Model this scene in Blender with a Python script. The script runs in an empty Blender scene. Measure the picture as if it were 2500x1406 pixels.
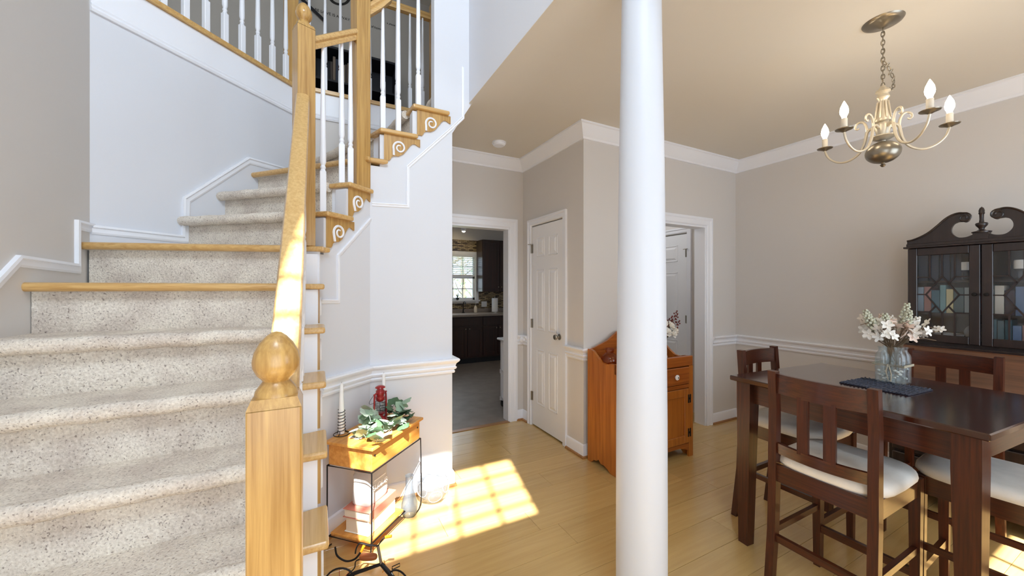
import bpy, bmesh, math, random
from mathutils import Vector, Matrix

# ------------------------------------------------------------------ camera, world, sun, window and fill light, exposure
scene = bpy.context.scene
COL = scene.collection
random.seed(7)
TH = math.radians(27.43)            # yaw of the camera to the right of the +Y axis
FPX = 915.0                         # focal length in pixels of a 2500 px wide frame
CH = 1.40                           # eye height
cam_d = bpy.data.cameras.new('camera')
cam_d.sensor_width = 36.0
cam_d.lens = 36.0 * FPX / 2500.0
cam_d.clip_start = 0.02
cam = bpy.data.objects.new('camera', cam_d)
COL.objects.link(cam)
cam.location = (0, 0, CH)
cam.rotation_euler = (math.radians(90), 0, -TH)
scene.camera = cam

vs = scene.view_settings
vs.view_transform = 'Standard'
vs.look = 'None'
vs.exposure = 0.51
vs.gamma = 1.0
vs.use_curve_mapping = False
scene.cycles.use_denoising = True
scene.cycles.max_bounces = 10
scene.cycles.diffuse_bounces = 6
scene.cycles.transmission_bounces = 10
scene.cycles.transparent_max_bounces = 12
scene.cycles.caustics_reflective = False
scene.cycles.caustics_refractive = False
scene.cycles.sample_clamp_indirect = 12.0

world = bpy.data.worlds.new('world')
scene.world = world
world.use_nodes = True
wn = world.node_tree.nodes
wn['Background'].inputs[0].default_value = (0.72, 0.84, 1.0, 1)
wn['Background'].inputs[1].default_value = 1.6

sun_d = bpy.data.lights.new('sun', 'SUN')
sun_d.energy = 20
sun_d.angle = math.radians(0.6)
sun_d.color = (1.0, 0.96, 0.90)
sun = bpy.data.objects.new('sun', sun_d)
COL.objects.link(sun)
SUNV = Vector((0.234, 1.0, -1.30)).normalized()
sun.rotation_euler = SUNV.to_track_quat('-Z', 'Y').to_euler()
sun.location = (-2, -8, 10)


def area(name, loc, direction, sx, sy, power, col):
    d = bpy.data.lights.new(name, 'AREA')
    d.shape = 'RECTANGLE'
    d.size, d.size_y = sx, sy
    d.energy = power
    d.color = col
    o = bpy.data.objects.new(name, d)
    COL.objects.link(o)
    o.location = loc
    o.rotation_euler = Vector(direction).to_track_quat('-Z', 'Y').to_euler()
    return o


# front window daylight; entry and loft lamps are added fill without a known source
area('foyer_window_light', (-0.06, -0.95, 4.4), (0, 1, -0.45), 1.18, 1.05, 60, (0.74, 0.87, 1.0))
area('entry_fill_light', (0.1, -0.93, 1.35), (0, 1, 0.0), 1.6, 1.7, 14, (0.74, 0.87, 1.0))
area('dining_window_light', (2.7, -0.93, 1.5), (0, 1, -0.05), 1.5, 1.4, 13, (0.74, 0.87, 1.0))
area('loft_fill_light', (-3.15, 4.4, 4.5), (1, 0, -0.1), 1.2, 1.2, 5, (0.90, 0.95, 1.0))
area('kitchen_window_light', (1.9, 7.02, 1.5), (0, -1, -0.2), 0.8, 0.7, 7, (0.80, 0.90, 1.0))

# ------------------------------------------------------------------ pixel rays
CS, SN = math.cos(TH), math.sin(TH)


def ray(u, v):
    a, z = (u - 1250.0) / FPX, (703.0 - v) / FPX
    return Vector((CS * a + SN, -SN * a + CS, z))


def onplane(u, v, nx, ny, k):
    """point where the ray of a pixel meets the vertical plane nx*X + ny*Y = k"""
    r = ray(u, v)
    t = k / (nx * r.x + ny * r.y)
    return Vector((r.x * t, r.y * t, CH + r.z * t))


def onz(u, v, z):
    r = ray(u, v)
    t = (z - CH) / r.z
    return Vector((r.x * t, r.y * t, z))


# ------------------------------------------------------------------ mesh helpers
_bev = {}


def bevbox(sx, sy, sz, b, seg=1):
    key = (round(sx, 5), round(sy, 5), round(sz, 5), round(b, 5), seg)
    if key not in _bev:
        bm = bmesh.new()
        bmesh.ops.create_cube(bm, size=1.0)
        bmesh.ops.scale(bm, vec=(sx, sy, sz), verts=bm.verts)
        bmesh.ops.bevel(bm, geom=bm.edges[:], offset=min(b, 0.45 * min(sx, sy, sz)), segments=seg, profile=0.5, affect='EDGES')
        bm.verts.ensure_lookup_table()
        _bev[key] = ([v.co.copy() for v in bm.verts], [[v.index for v in f.verts] for f in bm.faces])
        bm.free()
    return _bev[key]


class MB:
    def __init__(self):
        self.v, self.f = [], []

    def add(self, vs_, fs_, m=None):
        o = len(self.v)
        if m is None:
            self.v += [tuple(p) for p in vs_]
        else:
            self.v += [tuple(m @ Vector(p)) for p in vs_]
        self.f += [[i + o for i in f] for f in fs_]
        return self

    def box(self, a, b, bev=0.0, m=None, seg=1):
        x0, y0, z0 = [min(a[i], b[i]) for i in range(3)]
        x1, y1, z1 = [max(a[i], b[i]) for i in range(3)]
        if bev > 0:
            vs_, fs_ = bevbox(x1 - x0, y1 - y0, z1 - z0, bev, seg)
            c = Vector(((x0 + x1) / 2, (y0 + y1) / 2, (z0 + z1) / 2))
            return self.add([p + c for p in vs_], fs_, m)
        vs_ = [(x0, y0, z0), (x1, y0, z0), (x1, y1, z0), (x0, y1, z0), (x0, y0, z1), (x1, y0, z1), (x1, y1, z1), (x0, y1, z1)]
        fs_ = [(0, 3, 2, 1), (4, 5, 6, 7), (0, 1, 5, 4), (1, 2, 6, 5), (2, 3, 7, 6), (3, 0, 4, 7)]
        return self.add(vs_, fs_, m)

    def bar(self, p, q, w, h, up=(0, 0, 1), bev=0.0):
        """box from p to q, w wide sideways and h tall along up"""
        p, q = Vector(p), Vector(q)
        d = q - p
        L = d.length
        x = d.normalized()
        u = Vector(up)
        y = u.cross(x)
        if y.length < 1e-5:
            y = Vector((0, 1, 0)).cross(x)
        y.normalize()
        z = x.cross(y)
        m = Matrix((x, y, z)).transposed().to_4x4()
        m.translation = (p + q) / 2
        return self.box((-L / 2, -w / 2, -h / 2), (L / 2, w / 2, h / 2), bev, m)

    def prism(self, loop, vec):
        n = len(loop)
        a = [Vector(p) for p in loop]
        b = [p + Vector(vec) for p in a]
        fs_ = [list(range(n))[::-1], [n + i for i in range(n)]]
        fs_ += [[i, (i + 1) % n, n + (i + 1) % n, n + i] for i in range(n)]
        return self.add(a + b, fs_)

    def lathe(self, prof, c=(0, 0, 0), seg=20, m=None, cap=True):
        vs_, fs_ = [], []
        n = len(prof)
        for i in range(seg):
            t = 2 * math.pi * i / seg
            for r, z in prof:
                vs_.append((c[0] + r * math.cos(t), c[1] + r * math.sin(t), c[2] + z))
        for i in range(seg):
            j = (i + 1) % seg
            for k in range(n - 1):
                fs_.append([i * n + k, j * n + k, j * n + k + 1, i * n + k + 1])
        if cap:
            if prof[0][0] > 1e-6:
                fs_.append([i * n for i in range(seg)][::-1])
            if prof[-1][0] > 1e-6:
                fs_.append([i * n + n - 1 for i in range(seg)])
        return self.add(vs_, fs_, m)

    def tube(self, pts, r, seg=8, closed=False, flat=1.0):
        P = [Vector(p) for p in pts]
        n = len(P)
        rr = r if isinstance(r, (list, tuple)) else [r] * n
        vs_, fs_ = [], []
        prev = None
        for i in range(n):
            if closed:
                t = P[(i + 1) % n] - P[i - 1]
            else:
                t = P[min(i + 1, n - 1)] - P[max(i - 1, 0)]
            t.normalize()
            if prev is None:
                u = Vector((0, 0, 1)) if abs(t.z) < 0.9 else Vector((1, 0, 0))
                s = t.cross(u).normalized()
            else:
                s = prev - t * prev.dot(t)
                s = s.normalized() if s.length > 1e-6 else t.orthogonal().normalized()
            prev = s
            w = s.cross(t)
            for k in range(seg):
                a = 2 * math.pi * k / seg
                vs_.append(P[i] + (s * math.cos(a) + w * math.sin(a) * flat) * rr[i])
        for i in range(n if closed else n - 1):
            j = (i + 1) % n
            for k in range(seg):
                l = (k + 1) % seg
                fs_.append([i * seg + k, i * seg + l, j * seg + l, j * seg + k])
        if not closed:
            fs_.append([k for k in range(seg)][::-1])
            fs_.append([(n - 1) * seg + k for k in range(seg)])
        return self.add(vs_, fs_)

    def sweep(self, path, prof, closed=False):
        """profile (offset to the left of the path, z) carried along a plan polyline with mitred corners"""
        P = [Vector((p[0], p[1])) for p in path]
        n, k = len(P), len(prof)
        vs_, fs_ = [], []
        for i in range(n):
            d0 = (P[i] - P[i - 1]).normalized() if (i > 0 or closed) else None
            d1 = (P[(i + 1) % n] - P[i]).normalized() if (i < n - 1 or closed) else None
            d0 = d0 or d1
            d1 = d1 or d0
            n0, n1 = Vector((-d0.y, d0.x)), Vector((-d1.y, d1.x))
            b = (n0 + n1).normalized()
            s = 1.0 / max(0.3, b.dot(n0))
            for o, z in prof:
                q = P[i] + b * o * s
                vs_.append((q.x, q.y, z))
        for i in range(n if closed else n - 1):
            j = (i + 1) % n
            for a in range(k):
                c = (a + 1) % k
                fs_.append([i * k + a, j * k + a, j * k + c, i * k + c])
        if not closed:
            fs_.append(list(range(k))[::-1])
            fs_.append([(n - 1) * k + a for a in range(k)])
        return self.add(vs_, fs_)

    def ball(self, c, r, seg=14, rings=8, sc=(1, 1, 1)):
        prof = [(r * math.sin(math.pi * i / rings), -r * math.cos(math.pi * i / rings)) for i in range(rings + 1)]
        prof[0] = (0.0, -r)
        prof[-1] = (0.0, r)
        m = Matrix.Translation(Vector(c)) @ Matrix.Diagonal((sc[0], sc[1], sc[2], 1))
        return self.lathe(prof, (0, 0, 0), seg, m)

    def cushion(self, c, hx, hy, h, n=4.0, seg=28, lv=((0.96, 0), (1.0, 0.25), (0.985, 0.6), (0.93, 0.86), (0.75, 0.97), (0.4, 1.0), (0.0, 1.0))):
        vs_, fs_ = [], []
        k = len(lv)
        for i in range(seg):
            t = 2 * math.pi * i / seg
            ct, st = math.cos(t), math.sin(t)
            x = math.copysign(abs(ct) ** (2 / n), ct) * hx
            y = math.copysign(abs(st) ** (2 / n), st) * hy
            for s, z in lv:
                vs_.append((c[0] + x * s, c[1] + y * s, c[2] + z * h))
        for i in range(seg):
            j = (i + 1) % seg
            for a in range(k - 1):
                fs_.append([i * k + a, j * k + a, j * k + a + 1, i * k + a + 1])
        fs_.append([i * k for i in range(seg)][::-1])
        return self.add(vs_, fs_)

    def mesh(self, name, m, smooth=35):
        me = bpy.data.meshes.new(name)
        me.from_pydata([tuple(p) for p in self.v], [], self.f)
        bm = bmesh.new()
        bm.from_mesh(me)
        bmesh.ops.remove_doubles(bm, verts=bm.verts, dist=1e-6)
        bmesh.ops.recalc_face_normals(bm, faces=bm.faces)
        bm.to_mesh(me)
        bm.free()
        if m is not None:
            me.materials.append(m)
        if smooth:
            me.polygons.foreach_set('use_smooth', [True] * len(me.polygons))
            me.set_sharp_from_angle(angle=math.radians(smooth))
        return me

    def build(self, name, m, parent=None, smooth=35):
        o = bpy.data.objects.new(name, self.mesh(name, m, smooth))
        COL.objects.link(o)
        if parent is not None:
            o.parent = parent
        return o


def crv(pts, k=5):
    """Catmull-Rom curve through the points"""
    P = [Vector(p) for p in pts]
    P = [P[0] * 2 - P[1]] + P + [P[-1] * 2 - P[-2]]
    out = []
    for i in range(1, len(P) - 2):
        a, b, c, d = P[i - 1], P[i], P[i + 1], P[i + 2]
        for j in range(k):
            t = j / k
            out.append(0.5 * ((2 * b) + (c - a) * t + (2 * a - 5 * b + 4 * c - d) * t * t + (3 * b - a - 3 * c + d) * t ** 3))
    return out + [P[-2]]


def tag(o, label=None, cat=None, group=None, kind=None):
    if label:
        o['label'] = label
    if cat:
        o['category'] = cat
    if group:
        o['group'] = group
    if kind:
        o['kind'] = kind
    return o


def thing(name, label, cat, loc=(0, 0, 0), rz=0.0, group=None):
    o = bpy.data.objects.new(name, None)
    COL.objects.link(o)
    o.empty_display_size = 0.05
    o.location = loc
    o.rotation_euler = (0, 0, rz)
    return tag(o, label, cat, group)


def struct(name, mb, m, label=None, parent=None, smooth=35):
    o = mb.build(name, m, parent, smooth)
    if parent is None:
        o['kind'] = 'structure'
        if label:
            o['label'] = label
    return o


def inst(o_mesh, name, parent, loc=(0, 0, 0), rot=(0, 0, 0), sc=(1, 1, 1)):
    o = bpy.data.objects.new(name, o_mesh)
    COL.objects.link(o)
    o.parent = parent
    o.location = loc
    o.rotation_euler = rot
    o.scale = sc
    return o


def copy_tree(o, parent=None):
    c = o.copy()
    COL.objects.link(c)
    c.parent = parent
    for ch in list(o.children):
        copy_tree(ch, c)
    return c


# ------------------------------------------------------------------ materials
def lin(r, g, b):
    f = lambda c: (c / 255 / 12.92) if c / 255 <= 0.04045 else ((c / 255 + 0.055) / 1.055) ** 2.4
    return (f(r), f(g), f(b), 1)


def newmat(name):
    m = bpy.data.materials.new(name)
    m.use_nodes = True
    nt = m.node_tree
    return m, nt, nt.nodes['Principled BSDF']


def plain(name, col, rough=0.5, metal=0.0, noise=None, bump=None, coat=0.0, emit=None, trans=0.0, ior=1.45, spec=0.5):
    m, nt, p = newmat(name)
    p.inputs['Base Color'].default_value = col
    p.inputs['Roughness'].default_value = rough
    p.inputs['Metallic'].default_value = metal
    p.inputs['Coat Weight'].default_value = coat
    p.inputs['Transmission Weight'].default_value = trans
    p.inputs['IOR'].default_value = ior
    p.inputs['Specular IOR Level'].default_value = spec
    if emit:
        p.inputs['Emission Color'].default_value = emit[0]
        p.inputs['Emission Strength'].default_value = emit[1]
    if noise or bump:
        tc = nt.nodes.new('ShaderNodeTexCoord')
    if noise:
        sc, amt = noise
        n = nt.nodes.new('ShaderNodeTexNoise')
        n.inputs['Scale'].default_value = sc
        n.inputs['Detail'].default_value = 4
        nt.links.new(tc.outputs['Object'], n.inputs['Vector'])
        mx = nt.nodes.new('ShaderNodeMixRGB')
        mx.inputs[1].default_value = tuple(c * (1 - amt) for c in col[:3]) + (1,)
        mx.inputs[2].default_value = tuple(min(1, c * (1 + amt)) for c in col[:3]) + (1,)
        nt.links.new(n.outputs['Fac'], mx.inputs[0])
        nt.links.new(mx.outputs[0], p.inputs['Base Color'])
    if bump:
        sc, st = bump
        n = nt.nodes.new('ShaderNodeTexNoise')
        n.inputs['Scale'].default_value = sc
        n.inputs['Detail'].default_value = 3
        nt.links.new(tc.outputs['Object'], n.inputs['Vector'])
        b = nt.nodes.new('ShaderNodeBump')
        b.inputs['Strength'].default_value = st
        b.inputs['Distance'].default_value = 0.004
        nt.links.new(n.outputs['Fac'], b.inputs['Height'])
        nt.links.new(b.outputs[0], p.inputs['Normal'])
    return m


def wood(name, c1, c2, axis='Z', rough=0.35, fine=60.0, stretch=0.05, coat=0.25, rand=0.0, streak=0.5):
    m, nt, p = newmat(name)
    tc = nt.nodes.new('ShaderNodeTexCoord')
    mp = nt.nodes.new('ShaderNodeMapping')
    s = [fine, fine, fine]
    s['XYZ'.index(axis)] = fine * stretch
    mp.inputs['Scale'].default_value = s
    src = tc.outputs['Object']
    if rand:
        oi = nt.nodes.new('ShaderNodeObjectInfo')
        va = nt.nodes.new('ShaderNodeVectorMath')
        va.operation = 'MULTIPLY_ADD'
        cmb = nt.nodes.new('ShaderNodeCombineXYZ')
        for i in range(3):
            nt.links.new(oi.outputs['Random'], cmb.inputs[i])
        va.inputs[1].default_value = (9, 7, 5)
        nt.links.new(cmb.outputs[0], va.inputs[0])
        nt.links.new(tc.outputs['Object'], va.inputs[2])
        src = va.outputs[0]
    nt.links.new(src, mp.inputs['Vector'])
    n = nt.nodes.new('ShaderNodeTexNoise')
    n.inputs['Scale'].default_value = 1.0
    n.inputs['Detail'].default_value = 5
    n.inputs['Roughness'].default_value = 0.6
    n.inputs['Distortion'].default_value = 0.4
    nt.links.new(mp.outputs[0], n.inputs['Vector'])
    rp = nt.nodes.new('ShaderNodeValToRGB')
    rp.color_ramp.elements[0].position = 0.5 - streak * 0.35
    rp.color_ramp.elements[1].position = 0.5 + streak * 0.35
    rp.color_ramp.elements[0].color = c1
    rp.color_ramp.elements[1].color = c2
    nt.links.new(n.outputs['Fac'], rp.inputs[0])
    last = rp.outputs[0]
    if rand:
        hs = nt.nodes.new('ShaderNodeHueSaturation')
        ma = nt.nodes.new('ShaderNodeMath')
        ma.operation = 'MULTIPLY_ADD'
        ma.inputs[1].default_value = rand
        ma.inputs[2].default_value = 1 - rand / 2
        nt.links.new(oi.outputs['Random'], ma.inputs[0])
        nt.links.new(ma.outputs[0], hs.inputs['Value'])
        nt.links.new(last, hs.inputs['Color'])
        last = hs.outputs[0]
    nt.links.new(last, p.inputs['Base Color'])
    p.inputs['Roughness'].default_value = rough
    p.inputs['Coat Weight'].default_value = coat
    p.inputs['Coat Roughness'].default_value = 0.15
    b = nt.nodes.new('ShaderNodeBump')
    b.inputs['Strength'].default_value = 0.08
    b.inputs['Distance'].default_value = 0.002
    nt.links.new(n.outputs['Fac'], b.inputs['Height'])
    nt.links.new(b.outputs[0], p.inputs['Normal'])
    return m


def carpet_mat():
    m, nt, p = newmat('speckled_carpet')
    tc = nt.nodes.new('ShaderNodeTexCoord')
    big = nt.nodes.new('ShaderNodeTexNoise')
    big.inputs['Scale'].default_value = 7
    big.inputs['Detail'].default_value = 3
    nt.links.new(tc.outputs['Object'], big.inputs['Vector'])
    n1 = nt.nodes.new('ShaderNodeTexNoise')
    n1.inputs['Scale'].default_value = 130
    n1.inputs['Detail'].default_value = 3
    nt.links.new(tc.outputs['Object'], n1.inputs['Vector'])
    n2 = nt.nodes.new('ShaderNodeTexNoise')
    n2.inputs['Scale'].default_value = 150
    n2.inputs['Detail'].default_value = 2
    nt.links.new(tc.outputs['Object'], n2.inputs['Vector'])
    base = nt.nodes.new('ShaderNodeValToRGB')
    base.color_ramp.elements[0].position = 0.3
    base.color_ramp.elements[1].position = 0.7
    base.color_ramp.elements[0].color = lin(212, 202, 188)
    base.color_ramp.elements[1].color = lin(243, 235, 222)
    nt.links.new(n1.outputs['Fac'], base.inputs[0])
    fl = nt.nodes.new('ShaderNodeValToRGB')
    fl.color_ramp.elements[0].position = 0.30
    fl.color_ramp.elements[1].position = 0.40
    fl.color_ramp.elements[0].color = (1, 1, 1, 1)
    fl.color_ramp.elements[1].color = (0, 0, 0, 1)
    nt.links.new(n2.outputs['Fac'], fl.inputs[0])
    mx = nt.nodes.new('ShaderNodeMixRGB')
    nt.links.new(fl.outputs[0], mx.inputs[0])
    nt.links.new(base.outputs[0], mx.inputs[1])
    mx.inputs[2].default_value = lin(160, 148, 138)
    wear = nt.nodes.new('ShaderNodeValToRGB')
    wear.color_ramp.elements[0].position = 0.3
    wear.color_ramp.elements[1].position = 0.62
    wear.color_ramp.elements[0].color = lin(230, 226, 226)
    wear.color_ramp.elements[1].color = (1, 1, 1, 1)
    nt.links.new(big.outputs['Fac'], wear.inputs[0])
    mu = nt.nodes.new('ShaderNodeMixRGB')
    mu.blend_type = 'MULTIPLY'
    mu.inputs[0].default_value = 1
    nt.links.new(mx.outputs[0], mu.inputs[1])
    nt.links.new(wear.outputs[0], mu.inputs[2])
    nt.links.new(mu.outputs[0], p.inputs['Base Color'])
    p.inputs['Roughness'].default_value = 1.0
    p.inputs['Specular IOR Level'].default_value = 0.1
    b = nt.nodes.new('ShaderNodeBump')
    b.inputs['Strength'].default_value = 0.7
    b.inputs['Distance'].default_value = 0.006
    nt.links.new(n1.outputs['Fac'], b.inputs['Height'])
    nt.links.new(b.outputs[0], p.inputs['Normal'])
    return m


def mosaic_mat():
    m, nt, p = newmat('mosaic_tile')
    tc = nt.nodes.new('ShaderNodeTexCoord')
    sp = nt.nodes.new('ShaderNodeSeparateXYZ')
    cb = nt.nodes.new('ShaderNodeCombineXYZ')
    nt.links.new(tc.outputs['Object'], sp.inputs[0])
    nt.links.new(sp.outputs['X'], cb.inputs['X'])
    nt.links.new(sp.outputs['Z'], cb.inputs['Y'])
    br = nt.nodes.new('ShaderNodeTexBrick')
    br.inputs['Scale'].default_value = 9.0
    br.inputs['Color1'].default_value = lin(196, 172, 128)
    br.inputs['Color2'].default_value = lin(52, 34, 26)
    br.inputs['Mortar'].default_value = lin(40, 34, 30)
    br.inputs['Mortar Size'].default_value = 0.03
    br.inputs['Bias'].default_value = 0.0
    br.inputs['Brick Width'].default_value = 0.75
    br.inputs['Row Height'].default_value = 0.22
    nt.links.new(cb.outputs[0], br.inputs['Vector'])
    nt.links.new(br.outputs['Color'], p.inputs['Base Color'])
    p.inputs['Roughness'].default_value = 0.25
    return m


def thin_glass(name, tint, body=0.0, gloss=0.06):
    """thin-walled glass: tinted see-through with a clear reflection"""
    m, nt, p = newmat(name)
    nt.nodes.remove(p)
    out = nt.nodes['Material Output']
    tr = nt.nodes.new('ShaderNodeBsdfTransparent')
    tr.inputs[0].default_value = tint
    gl = nt.nodes.new('ShaderNodeBsdfGlossy')
    gl.inputs['Roughness'].default_value = gloss
    lw = nt.nodes.new('ShaderNodeLayerWeight')
    pw = nt.nodes.new('ShaderNodeMath')
    pw.operation = 'POWER'
    pw.inputs[1].default_value = 4.0
    nt.links.new(lw.outputs['Facing'], pw.inputs[0])
    fr = nt.nodes.new('ShaderNodeMath')
    fr.operation = 'MULTIPLY_ADD'
    fr.inputs[1].default_value = 0.5
    fr.inputs[2].default_value = 0.04
    nt.links.new(pw.outputs[0], fr.inputs[0])
    mx = nt.nodes.new('ShaderNodeMixShader')
    nt.links.new(fr.outputs[0], mx.inputs[0])
    last = tr.outputs[0]
    if body > 0:
        df = nt.nodes.new('ShaderNodeBsdfDiffuse')
        df.inputs[0].default_value = tint
        m2 = nt.nodes.new('ShaderNodeMixShader')
        m2.inputs[0].default_value = body
        nt.links.new(last, m2.inputs[1])
        nt.links.new(df.outputs[0], m2.inputs[2])
        last = m2.outputs[0]
    nt.links.new(last, mx.inputs[1])
    nt.links.new(gl.outputs[0], mx.inputs[2])
    nt.links.new(mx.outputs[0], out.inputs[0])
    return m


MT = {}
MT['wall'] = plain('wall_paint', lin(214, 210, 206), 0.75, bump=(220, 0.04))
MT['stairwall'] = plain('stair_wall_paint', lin(218, 220, 226), 0.7, bump=(220, 0.04))
MT['loftwall'] = plain('loft_wall_paint', lin(186, 180, 172), 0.8, bump=(220, 0.04))
MT['ceil'] = plain('ceiling_paint', lin(216, 210, 199), 0.85, bump=(160, 0.05))
MT['white'] = plain('white_trim_paint', lin(238, 240, 246), 0.38)
MT['door'] = plain('white_door_paint', lin(240, 241, 244), 0.4)
MT['column'] = plain('white_column_paint', lin(206, 211, 220), 0.45)
MT['oakZ'] = wood('oak_vertical', lin(162, 120, 60), lin(200, 160, 94), 'Z', 0.32, 90, 0.03, 0.3)
MT['oakX'] = wood('oak_along_x', lin(190, 146, 84), lin(218, 180, 118), 'X', 0.32, 90, 0.03, 0.3)
MT['oakY'] = wood('oak_along_y', lin(196, 154, 94), lin(218, 182, 122), 'Y', 0.32, 90, 0.03, 0.3)
MT['plank'] = wood('maple_floor', lin(190, 154, 94), lin(208, 174, 113), 'X', 0.22, 34, 0.06, 0.5, rand=0.10, streak=0.8)
MT['joint'] = plain('floor_joint', lin(156, 120, 74), 0.6)
MT['shoe'] = wood('shoe_moulding_wood', lin(146, 98, 52), lin(176, 126, 74), 'X', 0.4)
MT['carpet'] = carpet_mat()
MT['kfloor'] = plain('grey_vinyl_floor', lin(136, 124, 114), 0.45, noise=(7, 0.35))
MT['cherryX'] = wood('dark_cherry_x', lin(50, 19, 8), lin(80, 35, 15), 'X', 0.3, 120, 0.04, 0.35)
MT['cherryY'] = wood('dark_cherry_y', lin(50, 19, 8), lin(80, 35, 15), 'Y', 0.3, 120, 0.04, 0.35)
MT['cherryZ'] = wood('dark_cherry_z', lin(50, 19, 8), lin(80, 35, 15), 'Z', 0.35, 120, 0.04, 0.1)
MT['tabletop'] = wood('glossy_cherry_top', lin(42, 16, 9), lin(62, 26, 14), 'Y', 0.16, 120, 0.04, 0.9)
MT['mahog'] = wood('dark_mahogany', lin(24, 15, 15), lin(42, 28, 27), 'Z', 0.35, 50, 0.05, 0.3)
MT['walnut'] = wood('brown_walnut', lin(78, 46, 30), lin(112, 70, 46), 'Y', 0.35, 40, 0.05, 0.3)
MT['pineZ'] = wood('honey_pine_z', lin(152, 84, 26), lin(190, 116, 44), 'Z', 0.3, 40, 0.04, 0.4)
MT['pineX'] = wood('honey_pine_x', lin(138, 72, 22), lin(178, 100, 38), 'X', 0.3, 40, 0.04, 0.4)
MT['boxpine'] = wood('planter_pine', lin(198, 132, 52), lin(226, 164, 84), 'X', 0.4, 40, 0.05, 0.2)
MT['cream'] = plain('cream_microfibre', lin(234, 229, 220), 0.9, noise=(14, 0.14), bump=(300, 0.2))
MT['iron'] = plain('black_iron', lin(34, 32, 32), 0.45, 0.6)
MT['steel'] = plain('brushed_nickel', lin(176, 170, 160), 0.3, 1.0)
MT['pewter'] = plain('antique_pewter', lin(150, 142, 128), 0.32, 0.9)
MT['gold'] = plain('champagne_metal', lin(212, 202, 182), 0.4, 0.6)
MT['bulb'] = plain('lit_bulb', (1, 0.95, 0.85, 1), 0.3, emit=((1.0, 0.86, 0.64, 1), 14.0))
MT['candle'] = plain('white_wax', lin(244, 242, 240), 0.5)
MT['cup'] = plain('candle_sleeve', lin(240, 230, 212), 0.5)
MT['red'] = plain('red_enamel', lin(150, 22, 28), 0.3, 0.1, coat=0.5)
MT['glass'] = thin_glass('clear_glass', (0.94, 0.955, 0.96, 1), 0.008)
MT['globeglass'] = thin_glass('globe_glass', (0.76, 0.78, 0.80, 1), 0.10)
MT['blueglass'] = thin_glass('pale_blue_glass', (0.945, 0.972, 0.98, 1), 0.04)
MT['smokeglass'] = thin_glass('smoked_glass', (0.66, 0.70, 0.74, 1), 0.10)
MT['amber'] = thin_glass('amber_glass', (0.82, 0.48, 0.12, 1), 0.03, 0.03)
MT['leafA'] = plain('sage_leaf', lin(150, 176, 150), 0.6, noise=(40, 0.25))
MT['leafB'] = plain('dark_green_leaf', lin(74, 104, 74), 0.55, noise=(40, 0.3))
MT['leafC'] = plain('grey_green_leaf', lin(188, 206, 188), 0.6, noise=(40, 0.15))
MT['twig'] = plain('brown_twig', lin(112, 92, 70), 0.8)
MT['petalW'] = plain('white_petal', lin(238, 234, 226), 0.7)
MT['petalP'] = plain('blush_petal', lin(226, 204, 188), 0.7)
MT['petalG'] = plain('grey_green_bud', lin(198, 200, 180), 0.7)
MT['berry'] = plain('maroon_berry', lin(110, 44, 40), 0.6)
MT['navy'] = plain('woven_navy', lin(62, 66, 80), 0.9, noise=(90, 0.95))
MT['twine'] = plain('jute_twine', lin(196, 186, 164), 0.9)
MT['black'] = plain('black_plastic', lin(20, 20, 22), 0.5)
MT['darkcab'] = wood('kitchen_cabinet_wood', lin(34, 15, 13), lin(52, 24, 19), 'Z', 0.3, 40, 0.05, 0.3)
MT['counter'] = plain('laminate_counter', lin(150, 138, 128), 0.3, noise=(60, 0.2))
MT['mosaic'] = mosaic_mat()
MT['paper'] = plain('white_paper', lin(238, 238, 240), 0.9)
MT['blackpaint'] = plain('black_painted_wood', lin(28, 28, 36), 0.5)
MT['ink'] = plain('dark_vinyl_lettering', lin(40, 36, 34), 0.7)
MT['orange'] = plain('orange_rubber', lin(232, 150, 30), 0.5)
MT['leather'] = plain('brown_leather', lin(146, 80, 42), 0.45)
MT['bookw'] = plain('white_book', lin(240, 238, 232), 0.7)
MT['bookr'] = plain('faded_red_book', lin(190, 118, 100), 0.7)
MT['pages'] = plain('book_pages', lin(226, 212, 190), 0.9)
MT['sack'] = plain('grey_cloth_sack', lin(196, 192, 188), 0.9, noise=(20, 0.15))
MT['sackink'] = plain('pale_sack_print', lin(240, 240, 240), 0.9)
MT['bark'] = plain('tree_bark', lin(120, 112, 100), 0.9)
MT['grass'] = plain('outdoor_grass', lin(120, 140, 90), 0.95)

# ------------------------------------------------------------------ the room shell
CZ, F2, TOPZ = 2.74, 3.045, 5.5
XL, YK, YD, XC, XR, YF = -1.02, 3.50, 2.475, 1.95, 4.0, -1.0
YS = 2.56                                    # face of the wall below the upper stair run


def wall_boxes(name, boxes, m, label):
    b = MB()
    for a, c in boxes:
        b.box(a, c)
    return struct(name, b, m, label, smooth=0)


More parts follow.
